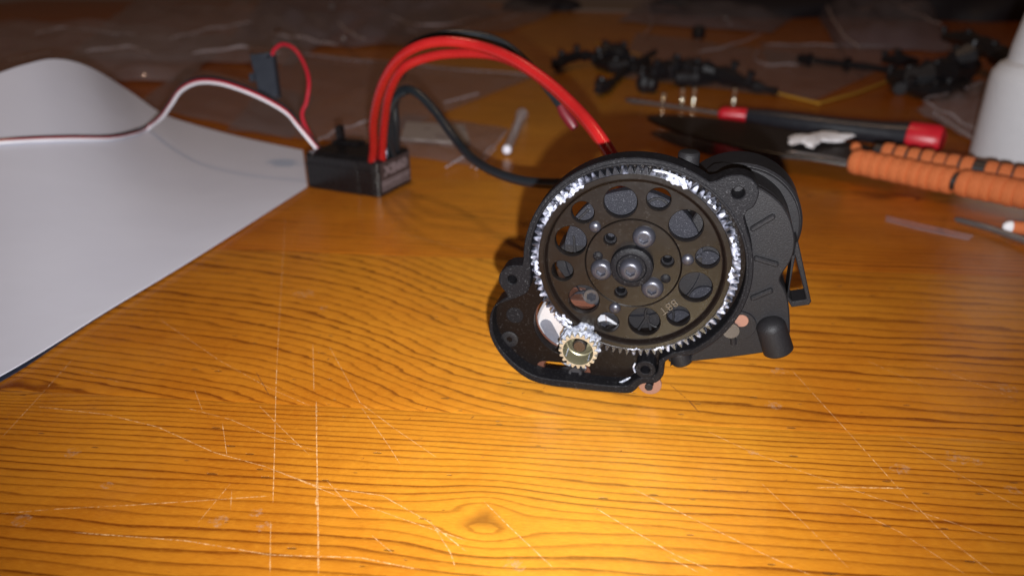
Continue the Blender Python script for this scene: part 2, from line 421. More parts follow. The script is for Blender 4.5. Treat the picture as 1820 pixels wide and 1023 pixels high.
# ------------------------------------------------------------ table of pine planks
TH = math.radians(-5.0); ex = Vector((math.cos(TH), math.sin(TH), 0)); ey = Vector((-math.sin(TH), math.cos(TH), 0))
J0 = G(860, 735); J0w = J0.dot(ey)
PW = 97.0
table = thing('table', 'orange varnished pine table top made of glued planks, scratched all over', 'table', (0, 600, -30))
KN = []   # knots: (centre s, centre w, radius, elongation)
def kn(u, v, a, el=2.2, dark=1.0):
    p = G(u, v); KN.append((p.dot(ex), p.dot(ey) - J0w, a, el, dark))
kn(860, 922, 4.6, 1.35, .8); kn(28, 684, 4.0, 2.6, 1.0); kn(1568, 347, 9.5, 2.4, .95); kn(620, 152, 8, 2, .5); kn(1455, 345, 5, 2.0, .0)
for k_, (w0, w1, step_s, step_w) in enumerate([(-PW*2, -PW, 6, 6), (-PW, 0, 1.5, 1.1), (0, PW, 1.5, 1.1), (PW, 2*PW, 2.5, 2)] + [(PW*i, PW*(i+1), 14, 12) for i in range(2, 14)]):
    near = k_ < 4
    s0, s1 = (-420, 460) if near else (-1100, 1300)
    sv = np.arange(s0, s1 + .1, step_s)
    wv = np.linspace(w0 + .06, w1 - .06, int((w1 - w0) / step_w) + 2)
    SS, WW = np.meshgrid(sv, wv)
    P = ex.x, ex.y
    X = SS * ex.x + (WW + J0w) * ey.x; Y = SS * ex.y + (WW + J0w) * ey.y
    W2 = WW.copy(); knotm = np.zeros_like(SS)
    for (ks, kw, a, el, dk) in KN:
        ds = (SS - ks) / el; dw = WW - kw; d2 = ds**2 + dw**2
        W2 += -dw * (a*a*1.5 / (d2 + a*a*.6)) * (np.sign(1) ) * np.exp(-d2 / (a*a*16))
        rag = 1 + .25*np.sin(3*np.arctan2(dw, ds) + ks)
        knotm = np.maximum(knotm, dk * np.clip(1.25 - np.sqrt(d2) / (a*.62*rag), 0, 1))
    if k_ == 1:
        ring = -(np.log1p(np.maximum(-W2, -30) * .014) / .014) / 1.75 + SS * .003
    elif k_ == 2:
        ring = (W2 + 34 / (1 + np.exp(-(SS + 48) / 17)) - 5 / (1 + np.exp((SS + 115) / 18)) + .03*SS) / (3.0 + .011 * W2)
    elif k_ == 3: ring = (W2 + 5*np.sin(SS*.012)) / 3.4 + .004 * SS
    else: ring = (W2 + 6*np.sin(SS*.006 + k_)) / (3.2 + .6 * math.sin(k_ * 2.3)) + .002 * SS * math.sin(k_)
    ring = ring + 37.3 * k_ + 20
    mb = MB(); nr, nc = SS.shape
    Z = np.zeros_like(SS); Z[0, :] = -.10; Z[-1, :] = -.10
    top = np.stack([X, Y, Z], -1).reshape(-1, 3)
    mb.v = [Vector(p) for p in top]
    mb.f = [(i*nc+j, i*nc+j+1, (i+1)*nc+j+1, (i+1)*nc+j) for i in range(nr-1) for j in range(nc-1)]
    nb_ = len(mb.v)                                     # sides and underside
    cor = [0, nc-1, nr*nc-1, (nr-1)*nc]
    mb.v += [mb.v[c] + Vector((0, 0, -28)) for c in cor]
    ring_i = [[j for j in range(nc)], [i*nc+nc-1 for i in range(nr)], [(nr-1)*nc+j for j in range(nc-1, -1, -1)], [i*nc for i in range(nr-1, -1, -1)]]
    for e in range(4):
        mb.f.append(tuple([nb_+e, nb_+(e+1) % 4] + ring_i[e][::-1]))
    mb.f.append((nb_+3, nb_+2, nb_+1, nb_)); mb.m = [0]*len(mb.f)
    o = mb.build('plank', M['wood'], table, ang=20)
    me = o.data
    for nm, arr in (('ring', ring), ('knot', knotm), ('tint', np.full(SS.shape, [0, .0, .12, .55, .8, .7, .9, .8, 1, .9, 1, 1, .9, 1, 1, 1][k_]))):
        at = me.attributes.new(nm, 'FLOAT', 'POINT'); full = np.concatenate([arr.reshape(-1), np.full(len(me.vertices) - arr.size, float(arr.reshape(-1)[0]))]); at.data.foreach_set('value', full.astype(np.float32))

# scratches cut into the varnish
def scratch_mat(nm, col):
    k = N(nm); v = k.coord(); a = k.noise(v, .9, 4, .7)
    k.b.inputs['Base Color'].default_value = c4(col); k.b.inputs['Roughness'].default_value = .6
    k.l(k.math('MULTIPLY', k.math('SUBTRACT', a, .38, True), 3.4, True), k.b.inputs['Alpha']); return k.m
M['scratch'] = scratch_mat('bare wood scratch', (.68, .40, .17)); M['dent'] = scratch_mat('dark dent', (.16, .055, .015))
def strip(mb, pts, wd, rag=.35):
    P = [G(u, v, .05) for u, v in pts]; Pp = []
    for a, b in zip(P, P[1:]):
        n = max(2, int((b-a).length / .5)); Pp += [a.lerp(b, i/n) for i in range(n)]
    Pp.append(P[-1]); vs = []; fs = []; n = len(Pp)
    for i, p in enumerate(Pp):
        t = (Pp[min(i+1, n-1)] - Pp[max(0, i-1)]).normalized(); s_ = Vector((-t.y, t.x, 0))
        f = min(1, i/4, (n-1-i)/4) * (1 + rag*rng.uniform(-1, 1)) * wd / 2; c = s_ * rng.uniform(-.12, .12) * wd
        vs += [p + c + s_*f, p + c - s_*f]
    fs = [(2*i, 2*i+1, 2*i+3, 2*i+2) for i in range(n-1)]; mb.add(vs, fs)
SC = MB()
for wd, pts in [
    (.35, [(485, 893), (488, 800), (490, 710), (492, 650)]), (.22, [(492, 650), (498, 540), (507, 390)]), (.30, [(481, 925), (480, 1022)]),
    (.48, [(566, 1022), (565, 900), (563, 800), (562, 712)]), (.30, [(558, 695), (556, 610)]), (.3, [(562, 850), (566, 960)]), (.9, [(562, 740), (563, 722)]), (.8, [(563, 905), (562, 880)]),
    (.38, [(68, 722), (190, 736), (280, 758), (380, 803), (470, 828), (560, 862), (680, 880), (760, 925), (830, 980)]), (.25, [(470, 828), (600, 880), (740, 930), (830, 960)]),
    (.33, [(0, 912), (110, 903), (230, 897), (370, 888), (484, 880)]), (.24, [(330, 724), (410, 745), (480, 775), (560, 800)]),
    (.24, [(460, 720), (500, 760), (550, 808)]), (.3, [(580, 852), (640, 920)]), (.25, [(0, 780), (60, 715), (130, 637)]),
    (.26, [(640, 720), (690, 790), (712, 825)]), (.22, [(585, 615), (640, 715), (700, 760), (780, 815)]), (.4, [(130, 945), (330, 960), (480, 985), (640, 990), (750, 1012)]),
    (.3, [(765, 925), (800, 980), (812, 1015)]), (.25, [(660, 950), (698, 982)]), (.2, [(140, 655), (215, 680)]), (.22, [(695, 408), (840, 450)]), (.25, [(404, 812), (395, 750)]), (.35, [(412, 870), (410, 905)]),
    (.2, [(285, 568), (390, 640), (480, 690), (555, 722)]), (.3, [(860, 890), (905, 935), (985, 1010)]), (.34, [(1055, 900), (1130, 945), (1200, 985), (1270, 1015)]), (.3, [(1120, 865), (1250, 930), (1350, 980), (1445, 1023)]),
    (.26, [(1255, 765), (1330, 800), (1420, 835), (1560, 885), (1700, 930), (1790, 965)]), (.26, [(1405, 655), (1510, 770), (1600, 870), (1690, 960), (1770, 1022)]), (.55, [(1450, 866), (1500, 865), (1610, 867)]),
    (.22, [(1350, 855), (1430, 930), (1510, 1010)]), (.22, [(1490, 890), (1600, 945), (1720, 1022)]), (.24, [(1640, 645), (1760, 690), (1819, 715)]), (.24, [(1590, 770), (1700, 840), (1819, 905)]), (.2, [(1540, 640), (1650, 690)]),
    (.4, [(1180, 985), (1245, 1018)]), (.2, [(360, 730), (345, 690)]), (.2, [(900, 410), (1000, 440)]), (.25, [(410, 858), (350, 930)])]:
    strip(SC, pts, wd * .62)
o = SC.build('scratch', M['scratch'], table); o['kind'] = 'stuff'; o['label'] = 'pale scratches cut through the varnish'
DN = MB()
for u, v in [(515, 690), (725, 745), (755, 727), (925, 700), (1325, 874), (965, 690), (1057, 905), (1400, 900), (420, 692), (1370, 905), (740, 780), (1100, 802), (1390, 855), (640, 815), (690, 640), (580, 640), (1700, 850), (1238, 722), (835, 745)]:
    a = rng.uniform(-.9, .6); l = rng.uniform(3, 8)
    strip(DN, [(u, v), (u + l*math.cos(a), v + l*math.sin(a)), (u + 1.6*l, v + l*math.sin(a)*1.2 - 2)], .6)
strip(DN, [(1190, 682), (1225, 712), (1245, 735)], .35); strip(DN, [(455, 660), (480, 705)], .25); strip(DN, [(1235, 870), (1330, 873)], .3)
o = DN.build('dent', M['dent'], table); o['kind'] = 'stuff'; o['label'] = 'small dark nicks and dents in the table top'
# pale smudges of dried glue
k = N('dried smudge'); v_ = k.coord(); k.b.inputs['Base Color'].default_value = (.5, .36, .24, 1); k.b.inputs['Roughness'].default_value = .7
k.l(k.math('MULTIPLY', k.math('SUBTRACT', k.noise(v_, .8, 4, .7), .47, True), 1.5, True), k.b.inputs['Alpha']); M['smudge'] = k.m
SM = MB()
for u, v, r in [(127, 804, 1.8), (540, 522, 3.2), (575, 546, 1.6), (1338, 803, 1.1), (1735, 820, 1.5), (1800, 870, 1.6), (1700, 812, 2.5), (1600, 833, 2), (915, 1003, 2), (390, 925, 2), (190, 862, 1.2), (455, 910, 1.4), (1375, 720, 2), (1385, 660, 2.2), (38, 925, 2), (470, 935, 1.5), (1790, 690, 2.5)]:
    c = G(u, v, .04); pts = [c + Vector((r*rng.uniform(.7, 1.3)*math.cos(a*PI/8), r*rng.uniform(.6, 1.1)*math.sin(a*PI/8), 0)) for a in range(16)]
    SM.add(pts, [tuple(range(16))])
o = SM.build('smudge', M['smudge'], table); o['kind'] = 'stuff'; o['label'] = 'pale dried smudges on the varnish'

# ------------------------------------------------------------ the gearbox
yaw = math.radians(-14); ln = math.radians(-2)
E1 = Vector((math.cos(yaw), math.sin(yaw), 0)); nb0 = Vector((-math.sin(yaw), math.cos(yaw), 0))
E2 = nb0 * math.sin(ln) + Vector((0, 0, math.cos(ln))); E3 = nb0 * math.cos(ln) - Vector((0, 0, math.sin(ln)))
GC = Vector((27.327, 154.781, H - 67.108))
GM = Matrix(((E1.x, E2.x, -E3.x, GC.x), (E1.y, E2.y, -E3.y, GC.y), (E1.z, E2.z, -E3.z, GC.z), (0, 0, 0, 1)))
def L(u, v, d=0.0):
    r = ray(u, v); O = Vector((0, 0, H)); t = ((GC + E3*d - O).dot(E3)) / r.dot(E3); q = O + r*t - GC
    return (q.dot(E1), q.dot(E2))
def LL(pts, d=0.0): return [L(u, v, d) for u, v in pts]
gb = thing('gearbox', 'black plastic gearbox standing upright with a large greasy spur gear and small brass pinion', 'gearbox', (GC.x, GC.y + 8, 0))
def GMB(): return MB(GM)
def rc(pts, k=3):   # round a traced open polyline a little
    return [(p.x, p.y) for p in smooth_path([(x, y, 0) for x, y in pts], k)]
RC = (.55, 2.05 - .0)
# ring centre and radii from its traced extremes
pl, pr, pt = L(930, 465), L(1343, 462), L(1128, 280)
RO = 25.95; RC = ((pl[0] + pr[0]) / 2, pt[1] - RO)
def ang(p, c=RC): return math.atan2(p[1]-c[1], p[0]-c[0])
def arc(a0, a1, r, n=40, c=RC): return [(c[0] + r*math.cos(a0+(a1-a0)*i/n), c[1] + r*math.sin(a0+(a1-a0)*i/n)) for i in range(n+1)]
lugL = LL([(927, 472), (905, 473), (891, 482), (886, 495), (889, 508), (897, 518), (901, 527), (892, 533), (878, 545), (871, 560), (869, 577), (871, 597), (884, 623), (903, 646), (926, 666), (948, 678), (980, 686), (1017, 690), (1060, 695), (1095, 698), (1117, 699), (1128, 694), (1138, 684), (1150, 681), (1163, 681), (1174, 674), (1180, 663), (1180, 648), (1186, 640), (1200, 634)])
aA = ang(L(1230, 625)); aB = ang(L(1332, 410)); aC = ang(L(1262, 322)); aD = ang(L(928, 462))
lugR = LL([(1322, 386), (1328, 375), (1339, 368), (1346, 355), (1349, 340), (1342, 324), (1330, 315), (1310, 311), (1290, 314), (1275, 321)])
outer = rc(lugL, 3) + arc(aA, aB, RO, 26) + rc(lugR, 3) + arc(aC, aD + 2*PI if aD < 0 else aD, RO, 50)
RI = RO - 1.55
iA = ang(L(1225, 615)); iD = ang(L(942, 482)); iD = iD + 2*PI if iD < 0 else iD
inner = rc(LL([(942, 503), (937, 519), (922, 528), (897, 537), (880, 545), (875, 567), (877, 593), (889, 618), (910, 642), (936, 661), (966, 672), (1017, 678), (1060, 683), (1095, 686), (1116, 685), (1127, 676), (1140, 671), (1155, 671), (1166, 664), (1170, 654), (1171, 642), (1180, 635), (1195, 627)]), 3) + arc(iA, iD, RI, 90)
FD = 4.2
mb = GMB(); lugh = circ(L(1312, 343), 1.35, 20); bossh = circ(L(910, 497), 1.15, 20)
mb.prism(outer, -5.0, 0, holes=[inner, lugh, bossh], ch=.22)
# thin raised lip along the inner edge of the rim
o = mb.build('housing', M['rim'], gb, label='black moulded housing with a round rim and three screw bosses')
mb = GMB(); lip_o = arc(-PI*.30, PI*1.02, RI + .62, 90); lip_i = arc(-PI*.30, PI*1.02, RI + .05, 90)
mb.prism(lip_o + lip_i[::-1], -.4, .22, ch=.1)
mb.build('lip', M['rim'], gb)
# floor of the dish with its openings
rh = L(1011, 577, FD); slot_a, slot_b = L(968, 655, FD), L(1034, 661, FD)
sp_open = arc(0, 2*PI, 19.6, 64, (0, 0))[:-1]
fl = offset(ccw(inner, True), .25)
bigh = [p for p in circ(rh, 9.0, 48)]
# keep the motor opening clear of the gear opening by joining the two into one hole
gd = []
for i in range(96):
    a = 2*PI*i/96; p = (19.6*math.cos(a), 19.6*math.sin(a))
    if (p[0]-rh[0])**2 + (p[1]-rh[1])**2 > 9.0**2: gd.append((a, p))
a_list = [a for a, p in gd]
gap = max(range(len(a_list)), key=lambda i: (a_list[(i+1) % len(a_list)] - a_list[i]) % (2*PI))
gd = gd[gap+1:] + gd[:gap+1]
bh = [(math.atan2(p[1]-rh[1], p[0]-rh[0]), p) for p in circ(rh, 9.0, 64)]
bo = [p for a, p in bh if p[0]**2 + p[1]**2 > 19.6**2]
st = gd[-1][1]
k0 = min(range(len(bo)), key=lambda i: (bo[i][0]-st[0])**2 + (bo[i][1]-st[1])**2)
# order the motor arc from the gear arc's end round to its start
angs = sorted(bo, key=lambda p: (math.atan2(p[1]-rh[1], p[0]-rh[0]) - math.atan2(st[1]-rh[1], st[0]-rh[0])) % (2*PI))
mb = GMB()
union = [p for a, p in gd] + angs
mb.prism(fl, -7.0, -FD, holes=[union, stadium(slot_a, slot_b, 2.25)], ch=.15)
o = mb.build('floor_plate', M['floor'], gb)
# stepped lip round the slot
mb = GMB(); mb.prism(stadium(slot_a, slot_b, 2.24), -6.6, -5.2, holes=[stadium((slot_a[0]+.8, slot_a[1]+.4), (slot_b[0]-.2, slot_b[1]+.4), 1.25)], ch=.1); mb.build('slot_liner', M['brown'], gb)
mb = GMB(); mb.prism([p for p in circ(rh, 9.02, 48)], -7.4, -6.95, holes=[circ((rh[0]+.1, rh[1]+.1), 8.8, 40)], ch=.1); mb.build('opening_liner', M['brown'], gb)
# boss tubes
for (u, v), ro, ri, zt, zb in [((1147, 657), 2.45, 1.15, .05, -FD)]:
    mb = GMB(); c = L(u, v); mb.prism(circ(c, ro, 32), zb, zt, holes=[circ(c, ri, 20)], ch=.15); mb.build('screw_boss', M['rim'], gb)
mb = GMB(); c = L(915, 560, FD); mb.prism(circ(c, 2.2, 32), -FD - .1, -FD + .07, ch=.05); mb.build('moulding_mark', M['rim'], gb)
# motor seen through the openings
mc = (L(1028, 620, 2)[0], L(1028, 620, 2)[1])
motor = MB(GM); motor.lathe([(.1, -7.6), (11.6, -7.6), (12.2, -8.2), (12.2, -44), (11.4, -45), (.1, -45)], 48, (mc[0]+.2, mc[1] + 2.2))
mo = motor.build('motor', M['motor'], gb, label='silver electric motor mounted behind the plate')
mb = GMB(); a_, b_ = L(971, 577, 7.5), L(984, 601, 7.5); mb.prism(stadium(a_, b_, 1.6), -7.7, -7.48, ch=.05); mb.build('motor_slot', M['motor_dark'], mo)

def socket_head(name, c, r, z, hgt, hexr, parent, mat_=None, flat=False, dome=True, ph=0, sub=True, n=36, tilt=None):
    mb = MB(GM); prof = [(.01, z+hgt-hexr*.9), (hexr*.98, z+hgt-hexr*.9, 1), (hexr, z+hgt-.02, 1), (hexr*1.25, z+hgt)]
    if dome:
        for i in range(1, 8):
            t = i/7; rr = hexr*1.25 + (r-hexr*1.25)*t; q = (rr/r)
            prof.append((rr, z + hgt*math.sqrt(max(0, 1 - (max(0, (rr-hexr*1.25))/(r-hexr*1.25))**2.2)) if i < 7 else z + .12*hgt))
    else: prof += [(r*.93, z+hgt), (r, z+hgt-.25*hgt)]
    prof.append((r, z - .3)); mb.lathe(prof, n, c, cap=False)
    return mb.build(name, mat_ or M['steel_black'], parent)
socket_head('countersunk_screw', L(906, 602, FD), 2.25, -FD, .35, .75, gb, M['case'], dome=False)
socket_head('slot_screw', L(1022, 663, 3.6), 1.75, -FD-.8, 1.5, 1.0, gb, M['gunmetal'], dome=False)

# spur gear
spur = None
NT = 88; tip, root = 23.8, 22.35
def gear_loop(nt, tip, root, ph=0, wob=0.0):
    out = []; p = 2*PI/nt
    for i in range(nt):
        a = ph + i*p
        for da, r in ((-.40, root), (-.27, (tip+root)/2 + .05), (-.12, tip), (.12, tip), (.27, (tip+root)/2 + .05), (.40, root)):
            out.append((r*math.cos(a+da*p), r*math.sin(a+da*p)))
    return out
zf, zw, zb = -.7, -2.0, -3.9
spm = GMB(); gl = gear_loop(NT, tip, root, .01)
spm.prism(circ((0, 0), 22.0, 176), zb, zf, holes=[circ((0, 0), 20.75, 120)], ch=.12)
spur = spm.build('spur_gear', M['web'], gb, label='large dark plastic spur gear with twelve lightening holes and 88T moulded on it')
tm = GMB(); tm.prism(gl, zb + .1, zf + .02, holes=[circ((0, 0), 21.9, 120)], ch=.18); tr_ = tm.build('toothed_rim', M['tooth'], spur, label='ring of fine gear teeth smeared with white grease')
def gprof(a):
    a = a % 360
    tab = [(0, .78), (27, .72), (32, .60), (58, .60), (62, .85), (77, .8), (80, .42), (118, .40), (124, .85), (155, .75), (160, .62), (178, .66), (182, .9), (206, .85), (210, .72), (245, .6), (250, .5), (300, .5), (305, .62), (340, .66), (348, .8), (360, .78)]
    for (a0, g0), (a1, g1) in zip(tab, tab[1:]):
        if a0 <= a <= a1: return g0 + (g1-g0)*(a-a0)/(a1-a0) - .25
    return .5
GMi = GM.inverted(); gv = []
for v in tm.v:
    q = GMi @ v; r_ = math.hypot(q.x, q.y); a_ = math.degrees(math.atan2(q.y, q.x)); g_ = gprof(a_)
    low = min(1, max(0, (r_ - 22.0)/1.0)); gv.append(g_ * (.35 + .65*low) if 200 < a_ % 360 < 345 else g_*(.6+.4*low))
tr_.data.attributes.new('grease', 'FLOAT', 'POINT').data.foreach_set('value', gv)
tm = GMB(); tm.lathe([(20.76, zf - .25), (20.55, zf - .3), (20.2, zf-.8), (20.0, zw + .05), (19.7, zw - .02)], 120, cap=False); tm.build('recess_wall', M['floor'], spur)
big = [(15.2, a) for a in (104, 43.5, -16.5, -76, -136.5, 163.5)]; sml = [(16.75, a) for a in (74, 11.5, -47, -107, -168, 136)]
def pol(r, a): return (r*math.cos(math.radians(a)), r*math.sin(math.radians(a)))
hub_h = [circ(pol(7.9, a), 1.45, 24) for a in (134, 11, -107)]
wm = GMB(); holes = [circ(pol(r, a), 3.75, 40) for r, a in big] + [circ(pol(r, a), 2.65, 32) for r, a in sml] + [circ((0, 0), 11.05, 72)]
wm.prism(circ((0, 0), 20.9, 120), zb + .3, zw, holes=holes, ch=.16); wm.build('web', M['web'], spur)
wm = GMB(); wm.prism(circ((0, 0), 10.92, 72), zb + .3, zw + .10, holes=hub_h, ch=.18); wm.build('hub_plate', M['web'], spur)
wm = GMB()
for a in (134, 11, -107):
    c = pol(7.9, a); wm.prism(circ(c, 1.44, 24), zb-1.5, zw - 1.1, holes=[circ((c[0]-.1, c[1]+.15), 1.0, 20)], ch=.05)
wm.build('hub_sleeve', M['rim'], spur)
for a in (137, 11, -106):
    mb = GMB(); c = pol(12.4, a); mb.ball((c[0], c[1], zw + .0), 1.38, 22, (1, 1, .62)); mb.build('rivet', M['steel_black'], spur)
for a in (171, -20):
    mb = GMB(); c = pol(8.2, a); mb.ball((c[0], c[1], zw - .15), 1.25, 20, (1, 1, .6)); mb.build('dimple', M['rim'], spur)
for a in (73.5, -164, -48):
    c = pol(7.35, a); socket_head('button_screw', c, 2.6, zw + .1, 1.5, 1.02, spur)
# centre boss
mb = GMB(); mb.lathe([(2.4, .30), (3.2, .32), (3.3, .2), (3.42, .0), (3.52, .22), (4.5, .2), (4.85, -.05), (4.95, -1.95)], 56, (-.1, -.1), cap=False); hubb = mb.build('hub', M['rim'], spur)
socket_head('axle_screw', (-.15, -.2), 2.65, .3, 1.7, 1.0, spur)
# moulded 88T
cu = bpy.data.curves.new('t', 'FONT'); cu.body = '88T'; cu.size = 2.75; cu.extrude = .14; cu.bevel_depth = .03; cu.offset = -.02; cu.align_x = 'CENTER'; cu.align_y = 'CENTER'; cu.space_character = 1.12
to = bpy.data.objects.new('t', cu); COL.objects.link(to); dg = bpy.context.evaluated_depsgraph_get(); tme = bpy.data.meshes.new_from_object(to.evaluated_get(dg))
bpy.data.objects.remove(to)
tc_ = L(1188, 545, 1.9); T0 = L(1203, 535, 1.9); T1 = L(1171, 556, 1.9); ta = math.atan2(T1[1]-T0[1], T1[0]-T0[0])
# outline of each glyph as a raised bead
tm = GMB(); ca, sa = math.cos(ta), math.sin(ta)
for dz in (0.0,):
    tm.add([(tc_[0] + v.co.x*ca - v.co.y*sa, tc_[1] + v.co.x*sa + v.co.y*ca, zw + .02 + v.co.z) for v in tme.vertices], [tuple(p.vertices) for p in tme.polygons])
tm.build('moulded_lettering', M['letter'], spur, label='88T moulded on the gear')
# grease lumps along the teeth
def grease_ribbon(a0, a1, r0, r1, th, seed, z0=None):
    R = random.Random(seed); n = max(6, int(abs(a1-a0) * 1.6)); mb = GMB(); vs = []; fs = []; m = 7
    z0 = zf - .2 if z0 is None else z0
    ph = [R.uniform(0, 6) for _ in range(4)]
    for i in range(n+1):
        t = i/n; a = math.radians(a0+(a1-a0)*t); e = min(1, t*6, (1-t)*6)**.5
        wob = .6*math.sin(t*n*.45+ph[0]) + .4*math.sin(t*n*1.1+ph[1])
        ri = (r0+r1)/2 - (r1-r0)/2*e*(1 + .45*wob); ro = (r0+r1)/2 + (r1-r0)/2*e*(1 + .25*math.sin(i*.9+ph[3]))
        for j in range(m):
            q = j/(m-1); rr = ri + (ro-ri)*q; zz = z0 - .3 + (th*math.sin(PI*q)*e*(1 + .35*math.sin(i*.8+j*1.3+ph[2])) + .3*math.sin(PI*q))
            vs.append((rr*math.cos(a), rr*math.sin(a), zz))
    for i in range(n):
        for j in range(m-1): fs.append((i*m+j, i*m+j+1, (i+1)*m+j+1, (i+1)*m+j))
    mb.add(vs, fs); return mb.build('grease', M['grease'], spur, ang=80)
def pa(u, v): return math.degrees(math.atan2(L(u, v)[1], L(u, v)[0]))
grease_ribbon(122, 142, 21.0, 23.0, .45, 1); grease_ribbon(142, 156, 21.6, 23.2, .35, 2); grease_ribbon(61, 76, 21.2, 23.3, .45, 3)
grease_ribbon(40, 52, 22.3, 23.2, .2, 4); grease_ribbon(8, 26, 22.0, 23.3, .3, 5); grease_ribbon(-5, 6, 20.9, 22.8, .35, 6); grease_ribbon(-24, -16, 21.8, 23.0, .3, 7)
grease_ribbon(182, 193, 21.5, 23.4, .4, 8); grease_ribbon(-74, -66, 21.5, 22.9, .35, 9); grease_ribbon(-90, -80, 21.5, 22.6, .3, 10); grease_ribbon(142, 143.5, 22.2, 23.0, .1, 11)
grease_ribbon(-141, -112, 21.7, 23.8, .5, 12); grease_ribbon(222, 232, 20.8, 22.4, .4, 13)
# what shows through the lightening holes
mb = GMB(); mb.prism(circ((-.6, .2), 16.2, 72), -8.6, -6.0, holes=[circ(L(1258, 468, 6), 2.9, 24), circ(L(1208, 572, 6), 3.0, 24), circ(L(1040, 545, 6), 4.2, 30), circ(L(1075, 590, 6), 2.4, 24), circ(L(1252, 535, 6), 3.6, 24)], ch=.15)
mb.build('bearing_plate', M['tex'], gb)
mb = GMB()
for (u, v, u2, v2) in [(1020, 420, 1024, 470), (1022, 395, 1046, 372), (1125, 600, 1152, 560), (1160, 600, 1150, 560)]:
    mb.prism(stadium(L(u, v, 6), L(u2, v2, 6), .3), -6.2, -5.7, ch=.1)
mb.build('stiffening_rib', M['case'], gb)
for uv, R1, R2 in (((1168, 372), 2.6, .35), ((1172, 560), 3.4, .3)):
    mb = GMB(); mb.torus((*L(*uv, 6), -6.0), R1, R2); mb.build('bearing_seat', M['case'], gb)
socket_head('mounting_screw', L(1051, 527, 6), 2.1, -7.0, 1.2, 1.1, gb, M['gunmetal'], dome=False)
mb = GMB(); mb.prism(circ(L(1030, 540, 7), 4.6, 28), -7.45, -7.1, ch=.1); mb.build('inner_bracket', M['inner'], gb)
mb = GMB(); mb.prism(stadium(L(1015, 538, 6.6), L(1050, 541, 6.6), .8), -7.1, -6.5, ch=.2); mb.build('inner_rib', M['brown'], gb)
mb = GMB(); mb.lathe([(.1, -7.4), (2.9, -7.4), (3.0, -8)], 28, L(1075, 590, 7)); mb.build('bushing', M['shaft'], gb)

# pinion
pc = L(1027, 625, -3.6); pm = GMB(); zp = 3.6; NP = 20
gl = [(x + pc[0], y + pc[1]) for x, y in gear_loop(NP, 4.75, 4.02, .05)]
pm.prism(gl, -3.6, zp, holes=[circ(pc, 3.66, 48)], ch=.08)
pin = pm.build('pinion_gear', M['brass'], gb, label='small brass pinion gear caked with white grease')
pm = GMB(); pm.lathe([(3.68, zp + .01), (3.62, zp - .15), (3.58, -.6), (3.30, -.75), (3.2, -2.6), (2.9, -3.4), (1.3, -3.5), (1.25, -4)], 48, pc, cap=False); pm.build('bore', M['bore'], pin)
pm = GMB(); pm.lathe([(.01, 1.3), (1.4, 1.3), (1.7, 1.0), (1.7, -8)], 28, (pc[0], pc[1] + .05), cap=False); pm.build('motor_shaft', M['shaft'], pin, label='dark steel motor shaft')
def pinion_grease():
    R = random.Random(5); mb = GMB(); vs = []; fs = []; n = 90; m = 9
    for i in range(n+1):
        t = i/n; a = math.radians(-48 + 262*t); e = min(1, t*5, (1-t)*5)**.5; tooth = .5 + .5*math.cos(NP*(a-.05))
        for j in range(m):
            q = j/(m-1); z = zp - .35 - 6.2*q
            r = 3.75 + e*(.95 + .30*tooth + .20*math.sin(a*11+q*4) + .30*math.sin(q*9+a*5)) * (1.0 if j else .25) + (0 if e > .5 else -.3)
            vs.append((pc[0]+r*math.cos(a), pc[1]+r*math.sin(a), z))
    for i in range(n):
        for j in range(m-1): fs.append((i*m+j, i*m+j+1, (i+1)*m+j+1, (i+1)*m+j))
    mb.add([v for v in vs], [f[::-1] for f in fs]); mb.build('grease', M['grease'], pin, ang=80)
pinion_grease()
# smear of grease on the rim by the lower boss
mb = GMB(); pth = [(*L(u, v, 2.2), -2.0) for u, v in [(1076, 683), (1092, 682), (1108, 676), (1121, 669)]]; mb.tube(smooth_path(pth, 5), [.1]+[.28]*13+[.22, .12], 8); mb.tube(smooth_path([(*L(u, v, 0), .02) for u, v in [(1129, 645), (1126, 652), (1129, 661)]], 4), .24, 8); mb.build('grease_smear', M['grease'], gb)
mb = GMB(); mb.tube(smooth_path([(*L(u, v, .3), -.15) for u, v in [(1160, 302), (1185, 307), (1203, 314), (1213, 319)]], 5), [.05]+[.3]*13+[.25, .1], 8); mb.build('grease_smear', M['grease'], gb)

# transmission case behind the plate
D1 = 5.0
cf = LL([(1225, 643), (1290, 636), (1357, 627), (1385, 618), (1402, 604), (1404, 570), (1401, 535), (1394, 513), (1386, 499), (1391, 485), (1403, 468), (1411, 448), (1413, 425), (1407, 396), (1393, 368), (1372, 348), (1349, 334), (1320, 324), (1285, 318), (1255, 330), (1240, 380), (1200, 420), (1120, 400), (1010, 430), (985, 480), (1060, 560), (1180, 640), (1190, 660)], D1)
mb = GMB(); mb.prism(rc(cf, 2), -17.0, -D1 - 2.2, ch=.35)
case = mb.build('transmission_case', M['case'], gb, label='grained black transmission case behind the gear housing')
# outer front half of the case, flush behind the rim
cf2 = cf[:18] + LL([(1300, 345), (1322, 420), (1328, 500), (1300, 560), (1240, 600)], D1)
mb = GMB(); mb.prism(rc(cf2, 2), -D1 - 2.2, -D1 - .02, ch=.3); mb.build('case_cover', M['case'], gb)
# wider rear half
cA = L(1312, 430, D1)
mb = GMB(); mb.prism(circ((cA[0]-.3, cA[1]-.6), 15.0, 64), -27, -17.02, ch=.5); mb.prism(circ((cA[0]-.3, cA[1]-.6), 14.3, 64), -17.0, -16.0, ch=.2)
mb.build('rear_case', M['case'], gb)
mb = GMB()
for (u, v, u2, v2) in [(1338, 405, 1373, 384), (1344, 458, 1379, 468), (1338, 528, 1369, 515)]:
    mb.prism(stadium(L(u, v, D1), L(u2, v2, D1), .58), -D1 - .2, -D1 + .95, ch=.3)
mb.build('case_rib', M['case'], gb)
